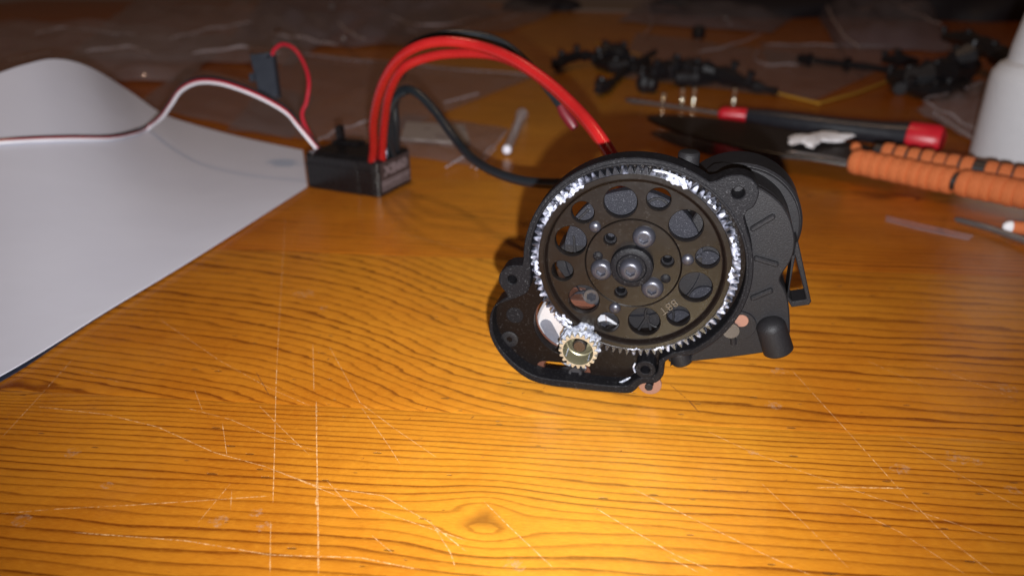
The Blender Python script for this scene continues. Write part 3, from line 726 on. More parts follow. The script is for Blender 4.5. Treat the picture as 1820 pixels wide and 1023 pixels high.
# rounded leg, small leg and upper peg
def leg(pts, r, name, dome=True, depth=4.0, mat_=None):
    mb = GMB(); a, b = Vector((*L(*pts[0], depth), -depth)), Vector((*L(*pts[1], depth), -depth))
    t = (b-a).normalized(); P = []; R = []
    if dome:
        for i in range(6): q = PI/2*i/6; P.append(a - t*(r*math.cos(q)*.8)); R.append(max(.05, r*math.sin(q)))
    P += [a, b - t*.4, b]; R += [r, r*1.04, r*.92]
    mb.tube(P, R, 28); return mb.build(name, mat_ or M['case'], gb)
leg([(1371, 582), (1384, 624)], 3.35, 'rounded_leg'); leg([(1208, 626), (1214, 643)], 2.6, 'short_leg', depth=7)
leg([(1352, 576), (1372, 580)], 1.0, 'leg_web', dome=False, depth=4.6)
mb = GMB(); c = L(1222, 300, 9); mb.tube([(c[0], c[1]-2, -11), (c[0], c[1]+3.0, -11), (c[0], c[1]+3.4, -11), (c[0], c[1]+3.55, -11)], [2.5, 2.4, 2.1, 1.4], 24); mb.build('upper_peg', M['case'], gb)
# bracket frame on the far right
br_o = LL([(1414, 432), (1419, 430), (1442, 536), (1438, 542), (1407, 546), (1398, 530)], 9); br_i = LL([(1409, 456), (1413, 454), (1433, 531), (1431, 533), (1409, 536), (1402, 528)], 9)
mb = GMB(); mb.prism(br_o, -15, -9, holes=[br_i], ch=.2); mb.build('side_bracket', M['case'], gb)
# motor-side round boss with a copper bush, disc and pin
cb = L(1316, 578, 4.6); mb = GMB(); mb.prism(circ(cb, 3.6, 40), -D1, -4.4, ch=.12); mb.build('bush_boss', M['case'], gb)
mb = GMB(); cbb = L(1318, 570, 4.2); mb.lathe([(.01, -4.1), (1.5, -4.1), (1.6, -4.3)], 28, cbb); mb.build('copper_bush', M['copper'], gb)
mb = GMB(); cbb = L(1299, 588, 3); mb.lathe([(.01, -3.0), (1.95, -3.0), (2.0, -3.2), (2.0, -3.7), (.1, -3.7)], 32, cbb); mb.build('washer', M['gunmetal'], gb)
mb = GMB(); mb.tube([(*L(1302, 592, 4), -4.3), (*L(1304, 612, 4), -4.3)], .72, 14); mb.build('pin', M['case'], gb)
# copper washer under the lower boss
mb = GMB(); cw = L(1155, 683, .8); mb.prism(circ(cw, 2.85, 40), -1.4, -.8, holes=[circ((cw[0], cw[1]+.2), .9, 16)], ch=.08); mb.build('copper_washer', M['copper'], gb, label='pinkish copper washer under the lowest boss')
mb = GMB(); cs = L(1153, 688, .4); mb.lathe([(.01, -.3), (.85, -.3), (1.0, -.45), (1.0, -1.5)], 20, cs); mb.build('screw_tip', M['case'], gb)
mb = GMB(); mb.prism(circ(cw, 2.2, 20), -9, -4.05); mb.build('boss_tube', M['case'], gb)

# ------------------------------------------------------------ white sheets
def sheet(name, bot, top, mat_, label, cat, group=None, thick=.12, zfun=None, z0=.6, pw=2.0):
    B = smooth_path([G(u, v, z) for u, v, z in bot], 12); T = smooth_path([G(u, v, z) for u, v, z in top], 12)
    def res(P, n):
        d = [0]
        for a, b in zip(P, P[1:]): d.append(d[-1] + (b-a).length)
        o = []
        for i in range(n+1):
            s_ = d[-1]*i/n; k = max(j for j in range(len(d)) if d[j] <= s_ + 1e-9); k = min(k, len(P)-2)
            o.append(P[k].lerp(P[k+1], (s_-d[k])/max(1e-9, d[k+1]-d[k])))
        return o
    n = 60; m = 40; B = res(B, n); T = res(T, n); mb = MB(); vs = []; 
    for i in range(n+1):
        for j in range(m+1):
            q = j/m; p = B[i].lerp(T[i], q); zz = B[i].z*(1-q) + T[i].z*(q**pw); zz += zfun(i/n, q) if zfun else 0
            vs.append(Vector((p.x, p.y, zz)))
    fs = [(i*(m+1)+j, (i+1)*(m+1)+j, (i+1)*(m+1)+j+1, i*(m+1)+j+1) for i in range(n) for j in range(m)]
    dn = Vector((0, 0, thick)); mb.add(vs, fs); mb.add([p - dn for p in vs], [f[::-1] for f in fs])
    rim_ = [i*(m+1) for i in range(n+1)] + [n*(m+1)+j for j in range(1, m+1)] + [i*(m+1)+m for i in range(n-1, -1, -1)] + [j for j in range(m-1, 0, -1)]
    k_ = len(rim_); mb.add([vs[i] for i in rim_] + [vs[i] - dn for i in rim_], [(i, i+k_, (i+1) % k_+k_, (i+1) % k_) for i in range(k_)])
    base = (B[n//2] + T[n//2])/2; base.z = 0
    o = mb.build(name, mat_, None, origin=base, ang=60)
    tag(o, label, cat, group); return o
sheet('magazine', [(-260, 806, .4), (0, 678, .4), (120, 600, .4), (200, 548, .4), (350, 456.5, .4), (546, 331.5, .4)], [(-260, 330, .5), (0, 300, .5), (200, 280, .5), (400, 262, .5), (540, 276, .4)], M['paper_back'], 'dark printed sheet peeking out below the white paper at the left', 'magazine', z0=.2)
sheet('paper_sheet', [(-260, 790, 1.6), (0, 667, 1.6), (200, 545, 1.5), (350, 455, 1.3), (546, 331, 1.0)], [(-260, 170, 44), (-60, 146, 48), (40, 116, 52), (100, 105, 52), (160, 120, 45), (230, 162, 28), (285, 200, 16), (340, 220, 9), (430, 244, 4.0), (538, 267, 1.4)], M['paper'], 'large blank white sheet curling up at its far edge, speed controller resting on its corner', 'paper', thick=.25)

from mathutils.bvhtree import BVHTree
_p = bpy.data.objects['paper_sheet']; bvh = BVHTree.FromPolygons([Vector(v.co)/S + Vector(_p.location)/S for v in _p.data.vertices], [tuple(f.vertices) for f in _p.data.polygons])
def on_sheet(u, v, lift=.9):
    r = ray(u, v).normalized(); hit = bvh.ray_cast(Vector((0, 0, H)), r)[0]
    return (hit if hit is not None else G(u, v, 1.5)) - r * lift * 2
# ------------------------------------------------------------ speed controller
ea = G(543, 327); ebb = G(676, 352); ec = G(731, 314)
ux = Vector((math.cos(math.radians(-24)), math.sin(math.radians(-24)), 0)); Wd = 40.5; uy = Vector((-ux.y, ux.x, 0)); Dp = 28.0; ea = ebb - ux*Wd
esc = thing('speed_controller', 'small black electronic speed controller box with thick red and black wires', 'electronics', (ea + ux*Wd/2 + uy*Dp/2))
EM = Matrix(((ux.x, uy.x, 0, ea.x), (ux.y, uy.y, 0, ea.y), (0, 0, 1, 0), (0, 0, 0, 1)))
def rrect(x0, y0, x1, y1, r, n=5):
    o = []
    for cx, cy, a0 in ((x1-r, y0+r, -PI/2), (x1-r, y1-r, 0), (x0+r, y1-r, PI/2), (x0+r, y0+r, PI)):
        for i in range(n+1): a = a0 + PI/2*i/n; o.append((cx + r*math.cos(a), cy + r*math.sin(a)))
    return o
EH = 16.3
mb = MB(EM); mb.prism(rrect(0, 0, Wd, Dp, 2.0), .2, EH - 4.2, ch=.5); body = mb.build('case_bottom', M['esc'], esc)
mb = MB(EM); mb.prism(rrect(.25, .25, Wd-.25, Dp-.25, 2.0), EH - 4.6, EH, ch=1.0); mb.prism(rrect(3, 3, Wd-3, Dp-3, 1.5), EH - .2, EH + .5, ch=.3); mb.build('case_lid', M['esc'], esc)
mb = MB(EM)
for x in (Wd*.72, Wd*.93): mb.prism(rrect(x-.5, -.45, x+.5, 1, .3, 3), 1.0, EH-1.6, ch=.2)
mb.build('corner_rib', M['esc'], esc)
mb = MB(EM); mb.tube([(Wd*.12, .9, EH-.6), (Wd*.12, .1, EH-1.2), (Wd*.12, -.05, EH-1.4)], .7, 12); mb.build('case_screw', M['gunmetal'], esc)
mb = MB(EM); mb.box((Wd*.06, Dp*.80, EH-.2), (Wd*.13, Dp*.92, EH+8), .4); mb.box((Wd*.05, Dp*.70, EH-.2), (Wd*.40, Dp*.94, EH+1.6), .4); mb.build('upright_tab', M['esc'], esc)
# the label on the right-hand side face
mb = MB(EM); RM = EM @ Matrix(((0, 0, 1, Wd), (1, 0, 0, 0), (0, 1, 0, 0), (0, 0, 0, 1)))     # local x along the side, y up, z outwards
mb = MB(RM); mb.prism(rrect(1.6, 1.3, Dp-1.6, EH-1.0, .6), 0.0, .12, ch=.05); lab = mb.build('side_label', M['esc_label'], esc, label='dark side label printed XB60')
def text_mesh(body_, size, MM, mat_, name, parent, space=1.0, bold=.0, sx=1.0):
    cu = bpy.data.curves.new('t', 'FONT'); cu.body = body_; cu.size = size; cu.align_x = 'CENTER'; cu.align_y = 'CENTER'; cu.space_character = space; cu.offset = bold; cu.extrude = .03
    to = bpy.data.objects.new('t', cu); COL.objects.link(to); bpy.context.view_layer.update(); dg = bpy.context.evaluated_depsgraph_get(); me = bpy.data.meshes.new_from_object(to.evaluated_get(dg)); bpy.data.objects.remove(to)
    mb = MB(MM); mb.add([(v.co.x*sx, v.co.y, v.co.z) for v in me.vertices], [tuple(p.vertices) for p in me.polygons]); return mb.build(name, mat_, parent)
text_mesh('XB60', 6.2, RM @ Matrix.Translation((Dp*.5, EH*.66, .16)), M['print'], 'printed_name', lab, 1.0, .12, (Dp-4)/17.5)
mb = MB(RM)
for r_, (y, h_) in enumerate([(5.9, .8), (4.3, 1.0), (2.6, .6)]):
    x = 2.2
    while x < Dp - 3.2:
        l_ = rng.uniform(.5, 1.6); mb.prism([(x, y), (x+l_, y), (x+l_, y+h_), (x, y+h_)], .10, .17); x += l_ + .35
mb.build('fine_print', M['print'], lab)
mb = MB(EM); 
for i in range(3): mb.tube([(Wd*.90, Dp*.34 + i*1.9, EH), (Wd*.90, Dp*.34 + i*1.9, EH + 1.8 + i*.6)], .75, 10)
mb.build('terminal', M['silver_print'], esc)
# thick wires: (u, v, z) traced with their own height above the table
def wire(name, pts, r, mat_, label=None, parent=esc, n=14):
    P = smooth_path(pts, 9); mb = MB(); mb.tube(P, r, n); return mb.build(name, mat_, parent, label=label)
def near(u, v, Y): return Q(u, v, Y)
e_red = EM @ Vector((Wd*.86, Dp*.12, EH)); e_red2 = EM @ Vector((Wd*.93, Dp*.26, EH)); e_bk = EM @ Vector((Wd*.92, Dp*.62, EH)); e_bk2 = EM @ Vector((Wd*.90, Dp*.78, EH))
YR = e_red.y
wire('red_wire', [e_red + Vector((0, 0, -3)), near(664, 262, YR-6), near(664, 215, YR-18), near(676, 160, YR-34), near(702, 112, YR-46), near(740, 84, YR-54), near(790, 74, YR-58), near(850, 82, YR-62), near(910, 104, YR-72), near(970, 143, YR-84), near(1020, 188, YR-98), near(1058, 232, YR-112), near(1092, 285, YR-122), near(1110, 330, YR-126)], 1.85, M['red'], 'front red wire arching over to the gearbox')
wire('red_wire', [e_red2 + Vector((0, 0, -3)), near(680, 258, YR-2), near(684, 210, YR-11), near(692, 165, YR-22), near(716, 122, YR-31), near(765, 101, YR-34), near(820, 95, YR-38), near(880, 99, YR-46), near(932, 120, YR-62), near(980, 155, YR-76), near(1024, 197, YR-90), near(1060, 240, YR-104), near(1092, 290, YR-116), near(1108, 332, YR-120)], 1.8, M['red'], 'rear red wire ending in a connector')
wire('black_wire', [e_bk + Vector((0, 0, -3)), near(694, 215, YR+6), near(693, 160, YR-2), near(706, 115, YR-12), near(735, 80, YR-20), near(790, 62, YR-24), near(850, 64, YR-26), near(900, 82, YR-30), near(945, 122, YR-38), near(980, 165, YR-44), near(1004, 198, YR-50)], 1.7, M['black_wire'], 'black wire running behind the red ones')
mb = MB(); mb.tube([near(996, 188, YR-49), near(1003, 201, YR-50), near(1016, 219, YR-52), near(1022, 228, YR-53)], [1.6, 2.1, 2.1, 1.6], 16); mb.build('bullet_connector', M['sleeve'], esc, label='bullet connector in red sleeve')
wire('black_wire', [e_bk2 + Vector((0, 0, -3)), near(704, 225, YR+8), near(702, 185, YR+6), near(716, 160, YR+2), near(742, 166, YR-4), near(775, 200, YR-12), near(805, 242, YR-22), near(835, 278, YR-36), near(875, 304, YR-52), near(925, 321, YR-66), near(975, 326, YR-76), near(1020, 326, YR-84)], 1.8, M['black_wire'], 'black wire curving down across the table to the gearbox')
wire('black_wire', [e_bk + Vector((1, -2, -3)), near(688, 240, YR+2), near(690, 205, YR+1), near(704, 175, YR+0), near(722, 163, YR-1)], 1.5, M['black_wire'])
# flat servo cable: three strands side by side
e_sv = EM @ Vector((1.0, Dp*.42, EH-3.5))
_hs = on_sheet(262, 229, 1.4); _px = [(532, 228), (510, 202), (470, 178), (425, 159), (385, 148), (350, 148), (322, 162), (304, 187), (287, 210)]
sv = [e_sv] + [near(u, v, e_sv.y + (_hs.y - e_sv.y) * (i/9.0)**1.5) for i, (u, v) in enumerate(_px)] + [_hs, on_sheet(235, 239, 1.0), on_sheet(190, 247), on_sheet(120, 248), on_sheet(60, 250), on_sheet(0, 254), on_sheet(-80, 262)]
for j, (mm_, nm) in enumerate([('white_wire', 'white_strand'), ('crimson', 'red_strand'), ('black_wire', 'black_strand')]):
    off = []
    for i, p in enumerate(sv):
        k_ = min(1, max(0, (i-9)/3)); off.append(p + Vector((0, 1.25*j*(.25+.75*k_) , 1.15*j*(1-k_)*.9 + .35*j*k_)))
    wire(nm, off, .78, M[mm_], n=10)
# on/off switch on its red lead
sp_ = [near(538, 212, e_sv.y+6), near(545, 180, e_sv.y+10), near(549, 145, e_sv.y+14), near(541, 115, e_sv.y+20), near(524, 88, e_sv.y+26), near(503, 79, e_sv.y+30), near(488, 88, e_sv.y+32), near(484, 97, e_sv.y+33)]
wire('switch_lead', [e_sv + Vector((0, 0, -1))] + sp_, .95, M['crimson'])
zsw = 12.0
c0, c1, c2, c3 = near(443, 97, e_sv.y+34), near(484, 92, e_sv.y+34), near(505, 165, e_sv.y+24), near(470, 172, e_sv.y+24)
nx_ = (c1-c0).normalized(); ny_ = ((c3-c0) - nx_*(c3-c0).dot(nx_)).normalized(); nz_ = nx_.cross(ny_); nz_ = nz_ if nz_.z > 0 or nz_.y < 0 else -nz_
SMx = Matrix(((nx_.x, -ny_.x, nz_.x, c0.x), (nx_.y, -ny_.y, nz_.y, c0.y), (nx_.z, -ny_.z, nz_.z, c0.z), (0, 0, 0, 1)))
sw_w = (c1-c0).length; sw_h = (c3-c0).length
mb = MB(SMx); mb.prism([(0, 0), (sw_w, 0), (sw_w+4.5*.2, -sw_h*.97), (sw_w*.28, -sw_h)], -5, 0, ch=.4, holes=[circ((sw_w*.80, -1.8), .8, 12)]); swi = mb.build('switch_box', M['switch'], esc, label='slate blue switch box on a thin red lead')
mb = MB(SMx); mb.box((-1.6, -sw_h*.55, -4), (1.0, -sw_h*.40, -1), .2); mb.build('slider', M['switch'], swi)
mb = MB(SMx); mb.ball((sw_w*.1, -.2, -1.5), 1.1); mb.build('knob', M['black_part'], swi)

# ------------------------------------------------------------ plastic bags
def bag(name, corners, mat_, label, amp=3.0, seed=0, z=1.0, puff=4.0, n=34, group='clear plastic parts bags on the table', cat='plastic bag', header=None):
    R = np.random.RandomState(seed); P = [G(u, v, 0) for u, v in corners]
    ph = R.uniform(0, 6.28, (7, 3)); fr = R.uniform(1.5, 8, (7, 2)) * R.choice([-1, 1], (7, 2))
    c = sum(P, Vector())/4; O_ = Vector((c.x, c.y, 0)); mb = MB()
    for side in (0, 1):
        vs = []
        for i in range(n+1):
            for j in range(n+1):
                a, b = i/n, j/n; p = P[0].lerp(P[1], a).lerp(P[3].lerp(P[2], a), b); e = (16*a*(1-a)*b*(1-b))**.35
                hh = sum(math.sin(fr[k, 0]*a*3 + fr[k, 1]*b*3 + ph[k, 0] + 2*math.sin(ph[k, 1]+2.5*a+2*b*ph[k, 2])) / (k+2) for k in range(7))
                edge = .012*math.sin(a*23+ph[0, 0])*(P[2]-P[0]).length*(1-e)
                zz = .35 + z + side*(e*puff*(1+.35*hh)) + amp*.5*(hh+.9)*(.3+.7*e)
                vs.append(Vector((p.x + edge*.4, p.y + edge*.3, max(.3 + .15*side, zz))))
        mb.add(vs, [((i*(n+1)+j), ((i+1)*(n+1)+j), ((i+1)*(n+1)+j+1), (i*(n+1)+j+1)) for i in range(n) for j in range(n)])
    o = mb.build(name, mat_, None, origin=O_, ang=70); tag(o, label, cat, group); o['_base'] = tuple(O_); return o
M['crease'] = film('bag crease', .42, (.75, .68, .72), .2, .5)  # pale tubes along the folds, painting the bags' highlight streaks
def crease_highlights(o, lines, z=6, r=.7):
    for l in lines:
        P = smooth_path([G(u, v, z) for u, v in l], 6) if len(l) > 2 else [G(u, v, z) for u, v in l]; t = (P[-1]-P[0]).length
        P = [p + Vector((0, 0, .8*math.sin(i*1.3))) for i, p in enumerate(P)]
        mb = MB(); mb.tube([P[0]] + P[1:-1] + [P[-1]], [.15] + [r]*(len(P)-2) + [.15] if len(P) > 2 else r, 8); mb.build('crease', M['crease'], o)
b0 = bag('plastic_bag', [(405, 235), (640, 262), (960, 135), (520, 95)], M['film'], 'clear flat plastic bag lying behind the speed controller', 1.2, 3, puff=1.5)
b1 = bag('plastic_bag', [(640, 268), (845, 300), (905, 232), (720, 205)], M['film'], 'small clear zip bag with a pale card header right of the red wires', .6, 4, puff=.8)
bag('plastic_bag', [(240, 190), (520, 252), (560, 175), (330, 120)], M['film'], 'clear bag lying under the white and red cable', 1.5, 5, puff=2)
b2 = bag('plastic_bag', [(-120, 150), (330, 150), (420, 70), (-60, 45)], M['film_dense'], 'crumpled milky bag at the far left behind the white sheet', 8, 6, puff=12)
b3 = bag('plastic_bag', [(120, 108), (520, 120), (640, 30), (240, 8)], M['film_dense'], 'crumpled clear bag at the upper left beyond the switch', 10, 8, puff=14)
b4 = bag('plastic_bag', [(400, 90), (720, 85), (900, 22), (470, 2)], M['film_grey'], 'crumpled smoky bag full of small hardware at the top left', 12, 9, puff=18)
b5 = bag('plastic_bag', [(620, 70), (900, 60), (1000, 20), (700, 6)], M['film'], 'clear bag beyond the top of the red wire arch', 8, 10, puff=10)
bag('plastic_bag', [(1090, 140), (1450, 182), (1580, 120), (1130, 60)], M['film'], 'flat clear bag with yellow edging under the black parts', 1.0, 11, puff=1.5)
b6 = bag('plastic_bag', [(1365, 118), (1560, 122), (1590, 82), (1350, 78)], M['film'], 'small square clear bag near the thin black shaft', 1.0, 14, puff=1.5)
b7 = bag('plastic_bag', [(1625, 200), (1740, 262), (1815, 170), (1745, 150)], M['film_dense'], 'clear bag standing against the white bottle', 4, 12, puff=6)
b8 = bag('plastic_bag', [(1490, 88), (1700, 96), (1640, 14), (1440, 4)], M['film_grey'], 'bluish grey bag leaning at the upper right', 6, 13, puff=26)
b9 = bag('plastic_bag', [(1100, 42), (1370, 62), (1440, 12), (1150, 2)], M['film_grey'], 'crumpled dark clear bag at the top centre', 8, 15, puff=14)
crease_highlights(b1, [[(836, 299), (868, 268), (904, 232)], [(793, 297), (838, 272)], [(846, 300), (880, 266)]], 1.6, .5)
crease_highlights(b0, [[(520, 96), (700, 112), (955, 136)], [(560, 255), (600, 230), (660, 215)], [(790, 182), (850, 168)]], 3, .5)
crease_highlights(b2, [[(60, 62), (110, 50), (190, 58), (245, 62)], [(150, 92), (230, 84), (270, 98)], [(10, 110), (90, 96)]], 16, 1.3)
crease_highlights(b3, [[(300, 70), (370, 52), (450, 40)], [(340, 96), (430, 84), (500, 96)]], 20, 1.2)
crease_highlights(b4, [[(480, 60), (540, 68), (600, 82)], [(600, 40), (625, 60), (650, 72)], [(690, 28), (760, 46), (860, 30)]], 22, 1.4)
crease_highlights(b5, [[(760, 62), (850, 48), (930, 24)], [(700, 40), (740, 62)]], 10, 1.0)
crease_highlights(b6, [[(1360, 80), (1450, 80), (1575, 84)], [(1350, 84), (1345, 110), (1420, 116)]], 3, .6)
crease_highlights(b7, [[(1640, 178), (1700, 160), (1752, 146)], [(1640, 180), (1690, 204), (1742, 236)], [(1660, 200), (1740, 256)]], 6, .8)
crease_highlights(b8, [[(1468, 8), (1490, 50), (1530, 90)], [(1590, 10), (1640, 30), (1676, 46)]], 26, 1.1)
crease_highlights(b9, [[(1240, 94), (1300, 80), (1356, 60)], [(1152, 12), (1158, 40), (1146, 62)], [(1280, 26), (1298, 44)]], 8, 1.1)
mb = MB(); hc = [G(722, 216, 2.6), G(826, 222, 2.6), G(836, 255, 2.6), G(712, 246, 2.6)]; O_ = (hc[0]+hc[2])/2; 
vs = hc + [p - Vector((0, 0, .8)) for p in hc]; mb.add(vs, [(3, 2, 1, 0), (4, 5, 6, 7), (0, 1, 5, 4), (1, 2, 6, 5), (2, 3, 7, 6), (3, 0, 4, 7)])
tag(mb.build('card_header', M['card'], None, origin=(O_.x, O_.y, 0)), 'pale grey card strip inside the zip bag right of the black wire', 'card')
mb = MB(); yl = thing('yellow_strip', 'bent yellow plastic edging strip beneath the black parts', 'plastic strip', G(1455, 182))
mb.tube([G(1060, 78, 1.6), G(1250, 128, 1.6), G(1380, 166, 1.6), G(1455, 184, 1.6)], 1.1, 8); mb.build('strip_arm', M['yellow'], yl); mb = MB(); mb.tube([G(1455, 184, 1.6), G(1520, 166, 1.6), G(1600, 136, 1.6)], 1.1, 8); mb.build('strip_arm', M['yellow'], yl)
# tiny screws and sparkling hardware in the bags
for u, v, z, r, mt, lb in [(590, 12, 20, 4.5, 'motor', 'bright silver nut in the smoky bag at the top left'), (611, 69, 10, 2.0, 'motor', 'tiny silver ball below the bright nut'), (495, 57, 16, 3.5, 'copper', 'small copper coloured piece above the switch'), (474, 3, 22, 3.2, 'copper', 'small copper piece at the very top edge of the bag'), (1290, 33, 12, 2.6, 'motor', 'small silver screw in the dark bag at the top centre'), (672, 72, 8, 2.0, 'copper', 'tiny copper dot left of the red wire arch')]:
    c = G(u, v, z); mb = MB(); mb.lathe([(.1, r*.5), (r*.8, r*.5), (r, r*.3), (r, -r*.3), (r*.8, -r*.5), (.1, -r*.5)], 12); 
    mb.v = [Matrix.Rotation(rng.uniform(.6, 1.4), 3, 'X') @ p + c for p in mb.v]
    tag(mb.build('small_hardware', M[mt], None, origin=c), lb, 'screw', 'loose hardware inside the bags')
# dark clear tube
t0, t1 = G(901, 266, 3.5), G(928, 203, 3.5); tb = thing('glue_tube', 'thin translucent plastic tube with a white plug lying between the wires', 'tube', (t0+t1)/2 - Vector((0, 0, 3.5)))
mb = MB(); dd = (t1-t0).normalized(); mb.tube([t0, t0 + dd*2, t1 - dd*14, t1 - dd*9, t1], [2.3, 2.5, 2.7, 3.6, 3.8], 20); mb.build('barrel', M['tube'], tb); mb = MB(); mb.ball(t0, 2.6, 16); mb.build('plug', M['tube_cap'], tb)
# blue bit
c = G(712, 132, 3); mb = MB(); mb.prism(rrect(-3.5, -2.5, 3.5, 2.5, 1), -3, 3, ch=.6); mb.v = [p + c for p in mb.v]; tag(mb.build('blue_clip', M['blue'], None, origin=c - Vector((0, 0, 3))), 'tiny blue plastic clip inside the red wire arch', 'clip')

# ------------------------------------------------------------ black moulded parts
def partcluster(name, label, cat, items, base_px):
    t = thing(name, label, cat, G(*base_px)); RR = random.Random(len(name))
    for nm, pts, r in items:
        rr = [q*.80 for q in r]; P = [G(u, v, z) for u, v, z in pts]; Ps = smooth_path(P, 3) if len(P) > 2 else P
        n_ = len(Ps); rs = [rr[min(len(rr)-1, int(i*(len(rr)-1)/max(1, n_-1)+.5))] * (1 + (.22 if i % 2 else -.08)) for i in range(n_)]
        mb = MB(); mb.tube(Ps, rs, 8); o = mb.build(nm, M['black_part'], t, ang=25)
        if len(P) > 2 and max(r) > 5:
            for p in P[:-1]:
                mb = MB(); q = p + Vector((RR.uniform(-4, 4), RR.uniform(-3, 3), 0)); dz = Vector((RR.uniform(-3, 3), RR.uniform(-3, 3), rr[0] + RR.uniform(3, 6)))
                mb.tube([q, q + dz*.75, q + dz*.76, q + dz], [2.4, 2.2, 3.4, 3.2], 10); mb.build('stud', M['black_part'], t)
    return t
partcluster('suspension_arm', 'black plastic suspension arm with hooked end, left of the loose black parts', 'model car part', [
    ('arm', [(990, 122, 5), (1000, 108, 8), (1030, 100, 9), (1062, 100, 8), (1085, 98, 8)], [4, 6, 5.2, 4.5, 6]),
    ('body', [(1066, 102, 8), (1080, 92, 12), (1100, 96, 12), (1112, 106, 9)], [6, 9, 9, 6]),
    ('body_lower', [(1060, 112, 5), (1090, 118, 6), (1122, 118, 6), (1150, 112, 5)], [5, 7, 7, 4.5]),
    ('post', [(1122, 118, 6), (1145, 105, 9), (1165, 92, 10)], [5, 3.6, 3.2]),
    ('link', [(1118, 120, 4), (1098, 138, 3.5), (1076, 156, 3.2)], [5, 3.2, 4.5]), ('link_end', [(1064, 162, 4), (1074, 155, 5), (1084, 150, 4)], [3.5, 5.2, 3.5])], (1080, 125))
partcluster('axle_housing', 'long tapering black axle housing lying behind the brass inserts', 'model car part', [
    ('tube', [(1165, 128, 8), (1200, 122, 9), (1240, 127, 9), (1290, 135, 8), (1330, 150, 6), (1380, 163, 4)], [8, 10, 10, 8, 5, 3.2]),
    ('mount', [(1138, 148, 6), (1150, 150, 6), (1166, 152, 6)], [7, 8.5, 6.5]), ('bracket', [(1200, 140, 6), (1235, 140, 6), (1270, 138, 6)], [6.5, 7.5, 4.5]), ('arm', [(1165, 128, 8), (1140, 122, 6), (1120, 122, 5)], [5, 3.6, 3])], (1210, 145))
partcluster('drive_shaft', 'thin black drive shaft with two collars at the upper right', 'model car part', [
    ('rod', [(1425, 105, 7), (1480, 112, 7), (1560, 122, 7), (1610, 130, 7)], [3.3, 3.3, 3.6, 4]), ('collar', [(1432, 106, 7), (1440, 107, 7)], [6.2, 6.2]), ('collar', [(1500, 114, 7), (1508, 115, 7)], [6.6, 6.6]), ('end', [(1420, 104, 7), (1427, 105, 7)], [4.6, 4.6])], (1500, 118))
partcluster('transfer_case', 'lumpy black gearbox casting with a curved arm at the upper right', 'model car part', [
    ('casting', [(1585, 140, 8), (1620, 138, 12), (1660, 134, 14), (1700, 126, 14), (1730, 118, 12)], [7, 11, 13, 14, 9]), ('upper_lug', [(1690, 112, 20), (1715, 100, 26), (1735, 92, 26)], [8, 10, 7]),
    ('flange', [(1570, 106, 6), (1600, 107, 8), (1630, 110, 6)], [4, 6.5, 4]), ('curved_arm', [(1680, 66, 20), (1720, 72, 24), (1765, 92, 22), (1800, 118, 16)], [6, 9, 9, 7]), ('foot', [(1620, 158, 5), (1650, 164, 6), (1690, 160, 6), (1712, 150, 6)], [5, 6, 6, 5]), ('lug', [(1590, 150, 5), (1600, 158, 5)], [5, 5])], (1660, 150))
c = G(1242, 56, 8); mb = MB(); mb.tube([c + Vector((0, 0, -8)), c, c + Vector((0, 0, 6))], [7, 8.5, 5.5], 14); tag(mb.build('rubber_grommet', M['black_part'], None, origin=G(1242, 60)), 'round black rubber piece standing alone near the top centre', 'rubber part')
# four bright brass inserts standing behind the screwdriver shaft
for i, (u, v) in enumerate([(1178, 186), (1211, 188), (1232, 187), (1303, 188)]):
    lb = ['leftmost of the four small bright metal inserts behind the screwdriver shaft', 'second from left of the four bright metal inserts, close to its right neighbour', 'third bright metal insert from the left, tight beside the second', 'rightmost bright metal insert, standing alone above the red collar'][i]
    b_ = G(u, v); t = thing('metal_insert', lb, 'metal insert', b_, 'bright metal inserts')
    hgt = 12 if i else 8
    mb = MB(Matrix.Translation(b_)); mb.lathe([(.6, hgt), (1.3, hgt), (1.6, hgt-.4), (1.6, hgt*.58), (1.1, hgt*.52), (1.6, hgt*.46), (1.6, hgt*.25), (1.1, hgt*.2), (1.6, hgt*.14), (1.6, 0)], 14); mb.build('sleeve', M['brass_pin'], t)

# ------------------------------------------------------------ screwdriver
sd = thing('screwdriver', 'slim screwdriver with black handle and red collar and cap', 'screwdriver', G(1420, 235))
def ztube(name, pts, r, mt, par): mb = MB(); mb.tube(smooth_path([G(u, v, z) for u, v, z in pts], 4) if len(pts) > 2 else [G(u, v, z) for u, v, z in pts], r, 20); return mb.build(name, M[mt], par)
mb = MB(); mb.tube([G(1113, 178, 8), G(1125, 180, 8), G(1150, 183, 8), G(1286, 203, 8.5)], [1.0, 1.9, 1.25, 1.25], 12); mb.build('shaft', M['tool_steel'], sd)
mb = MB(); mb.tube([G(1284, 202, 8.5), G(1286, 202.5, 8.5), G(1326, 206, 8.5), G(1328, 206, 8.5)], [3.6, 4.4, 4.6, 4.2], 24); mb.build('collar', M['tool_red'], sd)
mb = MB(); mb.tube([G(1327, 206, 8.5), G(1340, 208, 8.5), G(1360, 211, 8.5), G(1420, 219, 9), G(1500, 229, 9), G(1570, 237, 9), G(1614, 243, 9)], [4.4, 4.6, 5.4, 5.6, 5.6, 6.2, 7.6], 28); mb.build('handle', M['tool_black'], sd)
mb = MB(); mb.tube([G(1613, 243, 9), G(1616, 243.4, 9), G(1662, 250, 9), G(1672, 251, 9), G(1675, 251.5, 9)], [7.4, 8.1, 8.3, 7.4, 5.5], 28); mb.build('end_cap', M['tool_red'], sd)

